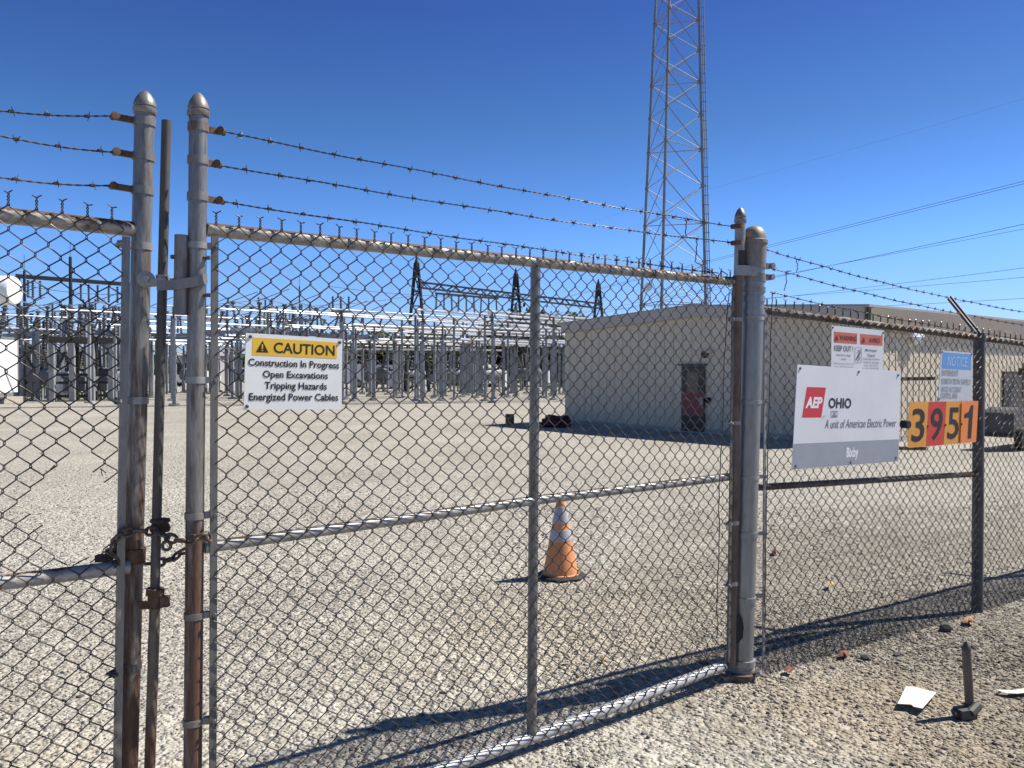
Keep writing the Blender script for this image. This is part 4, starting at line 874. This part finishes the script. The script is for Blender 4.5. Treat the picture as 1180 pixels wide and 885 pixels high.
# disconnect switches with tilted insulators
def make_switch():
    t = thing('disconnect_switch', (0, 0, 0), 'dark high voltage switch with tilted insulators on a braced grey stand', 'switch', 'disconnect switches in the substation')
    for x in (-.7, .7):
        mb = MB(); mb.abox(x - .07, x + .07, -.07, .07, 0, 3.6); mb.build('leg', M['steelgrey'], t, smooth=0)
    mb = MB(); mb.abox(-1.5, 1.5, -.11, .11, 3.6, 3.78); mb.tube([(-.7, 0, 2.6), (.7, 0, 3.6)], .03, 5); mb.tube([(.7, 0, 2.6), (-.7, 0, 3.6)], .03, 5); mb.build('beam', M['steelgrey'], t, smooth=0)
    for x, dx in ((-1.2, -.12), (0, .0), (.9, .34)):
        mb = MB(); mb.lathe((x, 0, 3.78), insul_prof(1.25, .10, 9), 9, Vector((dx, .1, 1))); mb.build('insulator', M['insul'], t)
        mb = MB(); mb.lathe(Vector((x, 0, 3.78)) + Vector((dx, .1, 1)).normalized() * 1.25, [(.05, 0), (.14, .03), (.14, .13), (.05, .16)], 9); mb.build('terminal', M['insul'], t)
    mb = MB(); mb.tube([(-1.3, .12, 5.1), (.4, .12, 5.35), (1.25, .13, 5.12)], .03, 6); mb.build('blade', M['alu'], t)
    mb = MB(); mb.tube([(-.2, 0, 5.2), (1.6, .3, 5.95)], .022, 5); mb.build('arc_horn', M['insul'], t)
    return t
swp = make_switch(); first = True
for px, d in ((262, 46), (300, 44), (338, 47), (366, 50), (395, 52), (418, 55), (232, 50), (105, 46), (125, 50), (20, 50), (55, 47), (5, 44), (36, 53), (72, 56), (92, 52), (140, 57), (168, 50), (205, 55), (250, 58), (285, 55), (320, 57), (352, 58)):
    p = P(px, HZ, d); o = place(swp, (p.x, p.y, 0), first); first = False; o.rotation_euler.z = random.uniform(-.2, .55)
# tall bare uprights between the bays
def make_upright(h):
    t = thing('strain_post', (0, 0, 0), 'tall grey steel post topped by a ribbed insulator among the substation racks', 'post', 'tall uprights in the substation')
    mb = MB(); mb.abox(-.085, .085, -.085, .085, -.1, h); mb.abox(-.55, .55, -.05, .05, h - .12, h); mb.build('shaft', M['steelgrey'], t, smooth=0)
    for x in (-.45, 0, .45):
        mb = MB(); mb.lathe((x, 0, h), insul_prof(.8, .085, 7), 8); mb.build('insulator', M['insul'], t)
    return t
for h in (4.3, 5.0, 3.6):
    up_ = make_upright(h); first = True
    for _ in range(9):
        px = random.uniform(-20, 150) if random.random() < .62 else random.uniform(200, 400); p = P(px, HZ, random.uniform(43, 60)); o = place(up_, (p.x, p.y, 0), first); first = False; o.rotation_euler.z = random.uniform(-.5, .9)
# circuit breakers
def make_breaker():
    t = thing('circuit_breaker', (0, 0, 0), 'grey circuit breaker tank with slanted bushings on short legs', 'breaker', 'circuit breakers in the substation')
    mb = MB(); mb.lathe((-.9, 0, 1.25), [(.1, 0), (.42, .06), (.46, .2), (.46, 1.6), (.42, 1.74), (.1, 1.8)], 16, Vector((1, 0, 0))); mb.build('tank', M['greypaint'], t)
    for x in (-.6, .6):
        for y in (-.3, .3):
            mb = MB(); mb.abox(x - .05, x + .05, y - .05, y + .05, 0, 1.0); mb.build('leg', M['steelgrey'], t, smooth=0)
    for x in (-.55, 0, .55):
        for y in (-1, 1):
            mb = MB(); mb.lathe((x, y * .2, 1.6), insul_prof(1.15, .11, 8), 9, Vector((x * .4, y * .45, 1))); mb.build('bushing', M['insul'], t)
    mb = MB(); mb.abox(.95, 1.5, -.3, .3, .35, 1.5); mb.build('cabinet', M['whitepaint'], t, smooth=0)
    return t
brk = make_breaker(); first = True
for px, d in ((52, 44), (90, 47), (128, 45), (432, 60), (470, 63), (520, 62), (565, 60), (610, 63), (222, 58), (275, 60)):
    p = P(px, HZ, d); o = place(brk, (p.x, p.y, 0), first); first = False; o.rotation_euler.z = random.uniform(-.4, .9)
# dark steel racks at the left
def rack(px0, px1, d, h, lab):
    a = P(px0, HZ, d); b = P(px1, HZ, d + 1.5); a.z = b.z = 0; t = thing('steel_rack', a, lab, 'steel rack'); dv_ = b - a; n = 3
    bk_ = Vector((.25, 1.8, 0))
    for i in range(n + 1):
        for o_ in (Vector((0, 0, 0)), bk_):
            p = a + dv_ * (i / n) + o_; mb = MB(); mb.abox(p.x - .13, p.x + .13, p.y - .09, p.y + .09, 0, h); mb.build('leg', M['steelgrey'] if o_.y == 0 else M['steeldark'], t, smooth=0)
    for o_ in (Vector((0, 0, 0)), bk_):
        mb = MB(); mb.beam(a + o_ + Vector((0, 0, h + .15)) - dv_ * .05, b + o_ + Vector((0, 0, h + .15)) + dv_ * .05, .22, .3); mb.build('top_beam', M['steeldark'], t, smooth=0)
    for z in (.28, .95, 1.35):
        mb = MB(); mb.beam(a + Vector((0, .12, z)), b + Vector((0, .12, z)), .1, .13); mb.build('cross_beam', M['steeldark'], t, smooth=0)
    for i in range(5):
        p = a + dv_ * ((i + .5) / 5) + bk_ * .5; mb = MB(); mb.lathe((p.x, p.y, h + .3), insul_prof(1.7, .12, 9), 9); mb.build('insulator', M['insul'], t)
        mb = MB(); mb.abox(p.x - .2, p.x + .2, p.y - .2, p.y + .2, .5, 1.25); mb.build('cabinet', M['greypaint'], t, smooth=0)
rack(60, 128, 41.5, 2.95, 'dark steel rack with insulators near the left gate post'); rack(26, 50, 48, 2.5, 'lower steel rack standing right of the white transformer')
def tall_pole(px, py, d, r, lab):
    t = P(px, py, d); mb = MB(); mb.tube([(t.x, t.y, -.1), (t.x, t.y, t.z * .55), (t.x, t.y, t.z)], [r * 1.2, r, r * .8], 10); mb.tube([(t.x, t.y, t.z), (t.x, t.y, t.z + .9)], .015, 5); tag(mb.build('steel_pole', M['steeldark'], loc=(t.x, t.y, 0)), lab, 'pole')
tall_pole(81, 296, 50, .11, 'tall dark mast with thin spike tip among the left substation racks'); tall_pole(28, 312, 48, .09, 'dark pole standing behind the white transformer tank'); tall_pole(345, 330, 62, .06, 'thin lightning rod above the caution sign')
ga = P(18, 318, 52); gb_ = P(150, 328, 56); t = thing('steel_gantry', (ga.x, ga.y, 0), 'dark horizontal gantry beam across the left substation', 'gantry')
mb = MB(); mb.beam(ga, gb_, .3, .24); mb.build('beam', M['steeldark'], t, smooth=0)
for q in (.02, .98):
    p = ga.lerp(gb_, q); mb = MB(); mb.abox(p.x - .09, p.x + .09, p.y - .09, p.y + .09, 0, p.z - .12); mb.build('leg', M['steeldark'], t, smooth=0)
for q in (.10, .14, .2, .55, .62, .7, .8, .88):
    p = ga.lerp(gb_, q); mb = MB(); mb.lathe(p - Vector((0, 0, .2)), insul_prof(1.1, .1, 8), 8, Vector((0, 0, -1))); mb.build('insulator', M['insul'], t)
# transformer at far left
tp_ = P(-41, HZ, 38); tp_.z = 0; tf = thing('transformer', tp_, 'big white power transformer with round tank cut by the left photo edge', 'transformer')
mb = MB(); mb.abox(tp_.x - 2.2, tp_.x + .5, tp_.y, tp_.y + 3, .3, 3.2); mb.build('tank', M['greypaint'], tf, smooth=0)
mb = MB(); mb.abox(tp_.x - 2.5, tp_.x + .9, tp_.y - .3, tp_.y + 3.3, -.1, .3); mb.build('plinth', M['conc'], tf, smooth=0)
mb = MB(); mb.lathe((tp_.x - 1.05, tp_.y + .4, 5.25), [(.2, 0), (.6, .1), (.68, .3), (.68, 3.0), (.62, 3.15), (.3, 3.25)], 24, Vector((1, 0, 0))); mb.build('conservator', M['whitepaint'], tf)
for x in (-1.2, 1.2):
    mb = MB(); mb.abox(tp_.x + x - .08, tp_.x + x + .08, tp_.y + .3, tp_.y + .5, 3.2 if x < .5 else .3, 4.62); mb.build('bracket', M['greypaint'], tf, smooth=0)
for i in range(5):
    mb = MB(); mb.abox(tp_.x + .55 + i * .2, tp_.x + .67 + i * .2, tp_.y - .2, tp_.y + 1.6, .55, 3.0); mb.build('radiator_fin', M['whitepaint'], tf, smooth=0)
mb = MB(); mb.abox(tp_.x + .5, tp_.x + 1.5, tp_.y - .25, tp_.y - .2, 1.55, 1.62); mb.abox(tp_.x + .5, tp_.x + 1.5, tp_.y - .25, tp_.y - .2, 2.4, 2.47); mb.build('radiator_bar', M['greypaint'], tf, smooth=0)
for x in (-.6, .0, .5):
    mb = MB(); mb.lathe((tp_.x + x, tp_.y + 1.8, 3.2), insul_prof(2.6, .17, 12), 10, Vector((x * .3, .1, 1))); mb.build('bushing', M['insul'], tf)
# dead-end masts and beam
def mast(px, py, d, lab):
    a = P(px, py, d); t = thing('lattice_mast', (a.x, a.y, 0), lab, 'mast'); sp = .055
    feet = [Vector((a.x + sx_ * .095 * a.z, a.y + sy * .5, 0)) for sx_ in (-1, 1) for sy in (-1, 1)]
    for f in feet:
        tp2 = a + Vector((.12 if f.x > a.x else -.12, .05 if f.y > a.y else -.05, 0)); mb = MB(); mb.tube([f, tp2], .085, 6); mb.build('leg', M['steeldark'], t)
    mb = MB(); mb.lathe(a - Vector((0, 0, 1.0)), [(.2, 0), (.2, .9), (.03, 1.5)], 6); n = 9
    for i in range(n):
        z0, z1_ = i / n, (i + 1) / n
        for (i0, i1) in ((0, 1), (2, 3), (0, 2), (1, 3)):
            q0 = feet[i0 if False else (i0, i1)[i % 2]].lerp(a, z0); q1 = feet[(i1, i0)[i % 2]].lerp(a, z1_); mb.tube([q0, q1], .035, 4)
            mb.tube([feet[i0].lerp(a, z1_), feet[i1].lerp(a, z1_)], .03, 4)
    mb.build('bracing', M['steeldark'], t); return a
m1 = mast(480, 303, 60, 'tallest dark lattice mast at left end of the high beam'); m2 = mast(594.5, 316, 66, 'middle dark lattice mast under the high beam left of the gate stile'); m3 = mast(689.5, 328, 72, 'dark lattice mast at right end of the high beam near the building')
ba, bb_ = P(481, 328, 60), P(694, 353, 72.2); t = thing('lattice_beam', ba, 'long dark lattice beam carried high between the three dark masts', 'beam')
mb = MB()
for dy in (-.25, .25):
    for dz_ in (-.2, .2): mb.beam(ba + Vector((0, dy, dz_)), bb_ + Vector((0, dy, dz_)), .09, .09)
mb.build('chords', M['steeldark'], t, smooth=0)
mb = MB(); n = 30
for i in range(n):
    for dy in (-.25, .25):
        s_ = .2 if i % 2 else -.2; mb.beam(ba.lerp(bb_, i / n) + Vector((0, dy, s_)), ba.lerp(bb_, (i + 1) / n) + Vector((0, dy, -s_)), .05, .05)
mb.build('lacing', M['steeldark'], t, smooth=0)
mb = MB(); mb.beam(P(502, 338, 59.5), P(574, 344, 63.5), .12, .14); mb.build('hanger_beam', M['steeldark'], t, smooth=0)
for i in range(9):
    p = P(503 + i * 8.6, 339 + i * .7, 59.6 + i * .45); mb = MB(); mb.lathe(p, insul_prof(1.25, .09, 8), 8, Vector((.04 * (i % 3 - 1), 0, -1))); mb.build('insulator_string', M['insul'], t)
for i, (a, b) in enumerate((((480, 340, 60), (250, 352, 46)), ((500, 362, 60), (345, 371, 50)), ((570, 368, 64), (700, 372, 80)), ((594, 340, 66), (380, 330, 60)), ((0, 322, 48), (160, 338, 52)), ((345, 345, 58), (262, 352, 46)))):
    mb = MB(); mb.tube(sag(P(*a), P(*b), .35, 14), .016, 4); tag(mb.build('overhead_conductor', M['wire'], loc=P(*a)), 'thin dark overhead conductor strung between the substation structures', 'conductor', 'conductors strung inside the substation')
# ------------------------------------------------------------------ far background: trees, shed, vehicles
def tree(x, y, h, w, mk, lab, grp):
    t = thing('tree', (x, y, 0), lab, 'tree', grp)
    mb = MB(); mb.tube([(x, y, -.2), (x + .1, y, h * .3), (x - .1, y, h * .6)], [.2, .15, .06], 7)
    for q in range(4):
        an = q * 1.6 + random.random(); mb.tube([(x, y, h * (.25 + .07 * q)), (x + math.cos(an) * w * .3, y + math.sin(an) * w * .3, h * (.55 + .06 * q))], [.08, .03], 5)
    mb.build('trunk', M['bark'], t)
    mb = MB(); cl_ = [(x + random.uniform(-.36, .36) * w, y + random.uniform(-.36, .36) * w, h * random.uniform(.16, .88), w * random.uniform(.14, .27)) for _ in range(16)]
    for cx_, cy_, cz_, cr in cl_:
        for _ in range(150):
            v = Vector((random.gauss(0, 1), random.gauss(0, 1), random.gauss(0, .8))).normalized() * cr * random.uniform(.55, 1.12); p = Vector((cx_, cy_, cz_)) + v
            if p.z < .2: continue
            a = Vector((random.gauss(0, 1), random.gauss(0, 1), random.gauss(0, 1))).normalized(); b = a.orthogonal().normalized(); s_ = random.uniform(.16, .36)
            mb.add([p - a * s_, p + b * s_ * .6, p + a * s_, p - b * s_ * .6], [(0, 1, 2, 3)])
    mb.build('crown', M[mk], t, smooth=0)
TG = 'trees behind the substation columns'
for (px, d, h, w, mk) in ((398, 92, 4.6, 5.5, 'leaf'), (424, 98, 4.6, 5.5, 'leafb'), (455, 96, 4.4, 5, 'leafb'), (482, 90, 4.3, 5.5, 'leaf'), (506, 98, 4.9, 6, 'leaf'), (536, 92, 4.2, 5, 'leafb'), (560, 88, 4.0, 5, 'leafb'), (585, 84, 5.0, 5.5, 'leaf'), (606, 80, 5.6, 6, 'leaf'), (628, 78, 5.8, 6, 'leaf'), (648, 80, 5.7, 6, 'leaf'), (668, 82, 5.4, 6, 'leaf')):
    p = P(px, HZ, d); tree(p.x, p.y, h * 1.22, w * 1.15, mk, 'dark green bushy tree standing behind the substation columns', TG)
for (px, d, h, w) in ((-40, 105, 4.5, 7), (30, 110, 4.6, 7), (110, 108, 4.0, 6.5), (210, 112, 3.4, 6), (300, 108, 3.0, 6), (345, 106, 3.3, 6)):
    p = P(px, HZ, d); tree(p.x, p.y, h, w, 'leafb', 'dark green bushy tree standing behind the substation columns', TG)
# far-off wood along the horizon
mb = MB()
for _ in range(15000):
    an = random.uniform(-.95, .95); d = random.uniform(190, 235); x = math.tan(an) * d; hh = 3.2 + 1.6 * math.sin(x * .06) + 1.0 * math.sin(x * .19 + 1)
    p = Vector((x, d, random.uniform(0, 1) ** .8 * hh)); a = Vector((random.gauss(0, 1), random.gauss(0, .6), random.gauss(0, 1))).normalized(); b = a.orthogonal().normalized(); s_ = random.uniform(.5, 1.3)
    mb.add([p - a * s_, p + b * s_ * .7, p + a * s_, p - b * s_ * .7], [(0, 1, 2, 3)])
tag(mb.build('distant_wood', M['leaf'], smooth=0), 'dark strip of far woodland along the horizon behind the substation', 'woodland', kind='stuff')
def shed(px0, px1, d, h, lab, wm, rm, depth=8):
    a, b = P(px0, HZ, d), P(px1, HZ, d); t = thing('shed', ((a.x + b.x) / 2, d, 0), lab, 'shed'); mb = MB(); mb.abox(a.x, b.x, d, d + depth, -.1, h); mb.build('wall', M[wm], t, smooth=0)
    mb = MB(); x0, x1 = a.x - .4, b.x + .4; mb.add([(x0, d - .4, h), (x1, d - .4, h), (x1, d + depth / 2, h + .5), (x0, d + depth / 2, h + .5), (x1, d + depth + .4, h), (x0, d + depth + .4, h)], [(0, 1, 2, 3), (3, 2, 4, 5), (0, 5, 4, 1), (0, 3, 5), (1, 4, 2)]); mb.build('roof', M[rm], t, smooth=0)
    w = b.x - a.x
    for q in (.2, .5, .8):
        mb = MB(); mb.abox(a.x + w * q - .7, a.x + w * q + .7, d - .06, d - .01, 0.05, h * .72); mb.build('door', M['steeldark'], t, smooth=0)
shed(412, 508, 104, 2.75, 'long low shed with white roof behind the columns', 'wallgrey', 'whitepaint'); shed(196, 243, 96, 3.2, 'low grey shed seen between the two gate leaf posts', 'wallgrey', 'roof')
def vehicle(px, d, kind, mk, lab, rot=0.0):
    p = P(px, HZ, d); t = thing('parked_' + kind, (0, 0, 0), lab, kind)
    if kind == 'van': pr = [(-2.4, .35), (2.3, .35), (2.4, .9), (2.0, 1.15), (1.5, 2.0), (-2.35, 2.05), (-2.45, .9)]
    else: pr = [(-2.3, .4), (2.3, .4), (2.35, .95), (1.3, 1.05), (.7, 1.6), (-.5, 1.62), (-.75, 1.08), (-2.35, 1.08)]
    n = len(pr); mb = MB(); vs = [(x, y, z) for y in (-.9, .9) for x, z in pr]; mb.add(vs, [tuple(range(n)), tuple(range(2 * n - 1, n - 1, -1))] + [((i + 1) % n, i, i + n, (i + 1) % n + n) for i in range(n)]); mb.build('body', M[mk], t, smooth=0)
    for y in (-.905, .905):
        mb = MB()
        q = [(.2, 1.2), (1.55, 1.2), (1.25, 1.8), (.2, 1.8)] if kind == 'van' else [(-.5, 1.12), (1.0, 1.12), (.6, 1.52), (-.4, 1.52)]
        e = .012 if y > 0 else -.012
        mb.add([(x, y, z) for x, z in q] + [(x, y + e, z) for x, z in q], [(0, 1, 2, 3), (7, 6, 5, 4)] + [(i, i + 4, (i + 1) % 4 + 4, (i + 1) % 4) for i in range(4)]); mb.build('side_window', M['glass'], t, smooth=0)
        for x in (-1.45, 1.45):
            mb = MB(); mb.lathe((x, y * .92, .36), [(.2, -.1), (.35, -.09), (.36, 0), (.35, .09), (.2, .1)], 16, Vector((0, 1, 0))); wh = mb.build('wheel', M['black'], t); mb = MB(); mb.lathe((x, y * .92, .36), [(.19, -.11), (.19, .11)], 12, Vector((0, 1, 0))); mb.build('rim', M['bright'], wh)
    t.location = (p.x, p.y, 0); t.rotation_euler.z = rot
vehicle(432, 74, 'van', 'whitepaint', 'white van parked behind the columns right of the caution sign', .2); vehicle(452, 70, 'pickup', 'rock', 'dark pickup parked beside the white van behind the columns', 1.2)
vehicle(222, 78, 'pickup', 'whitepaint', 'white pickup seen between the gate leaf posts', .1); vehicle(562, 76, 'van', 'whitepaint', 'white van half hidden by dense columns left of the gate stile', 1.0); vehicle(505, 80, 'pickup', 'greypaint', 'grey pickup parked far behind the columns', -.3)
# ------------------------------------------------------------------ light, sky, camera
SE = R(50.5); dirx, diry = .954, .298; AZ = math.atan2(dirx, diry)
w = bpy.data.worlds.new('World'); S.world = w; w.use_nodes = True; nt = w.node_tree; bg = nt.nodes['Background']
sky = nt.nodes.new('ShaderNodeTexSky'); sky.sky_type = 'NISHITA'; sky.sun_disc = False; sky.sun_elevation = SE; sky.sun_rotation = AZ; sky.altitude = 200; sky.air_density = 1.0; sky.dust_density = .2; sky.ozone_density = 3.0
hs = nt.nodes.new('ShaderNodeHueSaturation'); hs.inputs['Saturation'].default_value = 1.26; nt.links.new(sky.outputs[0], hs.inputs['Color']); tint = mix(nt, 1.0, hs.outputs[0], (1.08, .96, 1.12), 'MULTIPLY')
wc = nt.nodes.new('ShaderNodeTexCoord'); wsep = nt.nodes.new('ShaderNodeSeparateXYZ'); nt.links.new(wc.outputs['Generated'], wsep.inputs[0])
el = ramp(nt, wsep.outputs['Z'], [(0.0, (.36, .52, .82)), (.14, (.475, .655, .84)), (.276, (.415, .50, .555)), (.39, (.365, .385, .51)), (.6, (.42, .41, .37))])
tint = mix(nt, 1.0, tint, el, 'MULTIPLY'); nt.links.new(tint, bg.inputs['Color']); bg.inputs['Strength'].default_value = .108
sl = bpy.data.lights.new('sun', 'SUN'); sl.energy = 5.0; sl.angle = R(.53); sl.color = (1.0, .945, .85)
so = bpy.data.objects.new('sun', sl); COL.objects.link(so)
sd = Vector((dirx * math.cos(SE), diry * math.cos(SE), math.sin(SE))); so.rotation_euler = sd.to_track_quat('Z', 'Y').to_euler(); so.location = (10, 5, 20)
cam = bpy.data.cameras.new('camera'); cam.sensor_width = 36; cam.lens = F / 1180 * 36; cam.clip_start = .05; cam.clip_end = 5000
co = bpy.data.objects.new('camera', cam); COL.objects.link(co); co.location = CAM; co.rotation_euler = (math.pi / 2 + TH, 0, 0); S.camera = co
S.view_settings.view_transform = 'Standard'; S.view_settings.look = 'None'; S.view_settings.exposure = .72; S.view_settings.gamma = 1
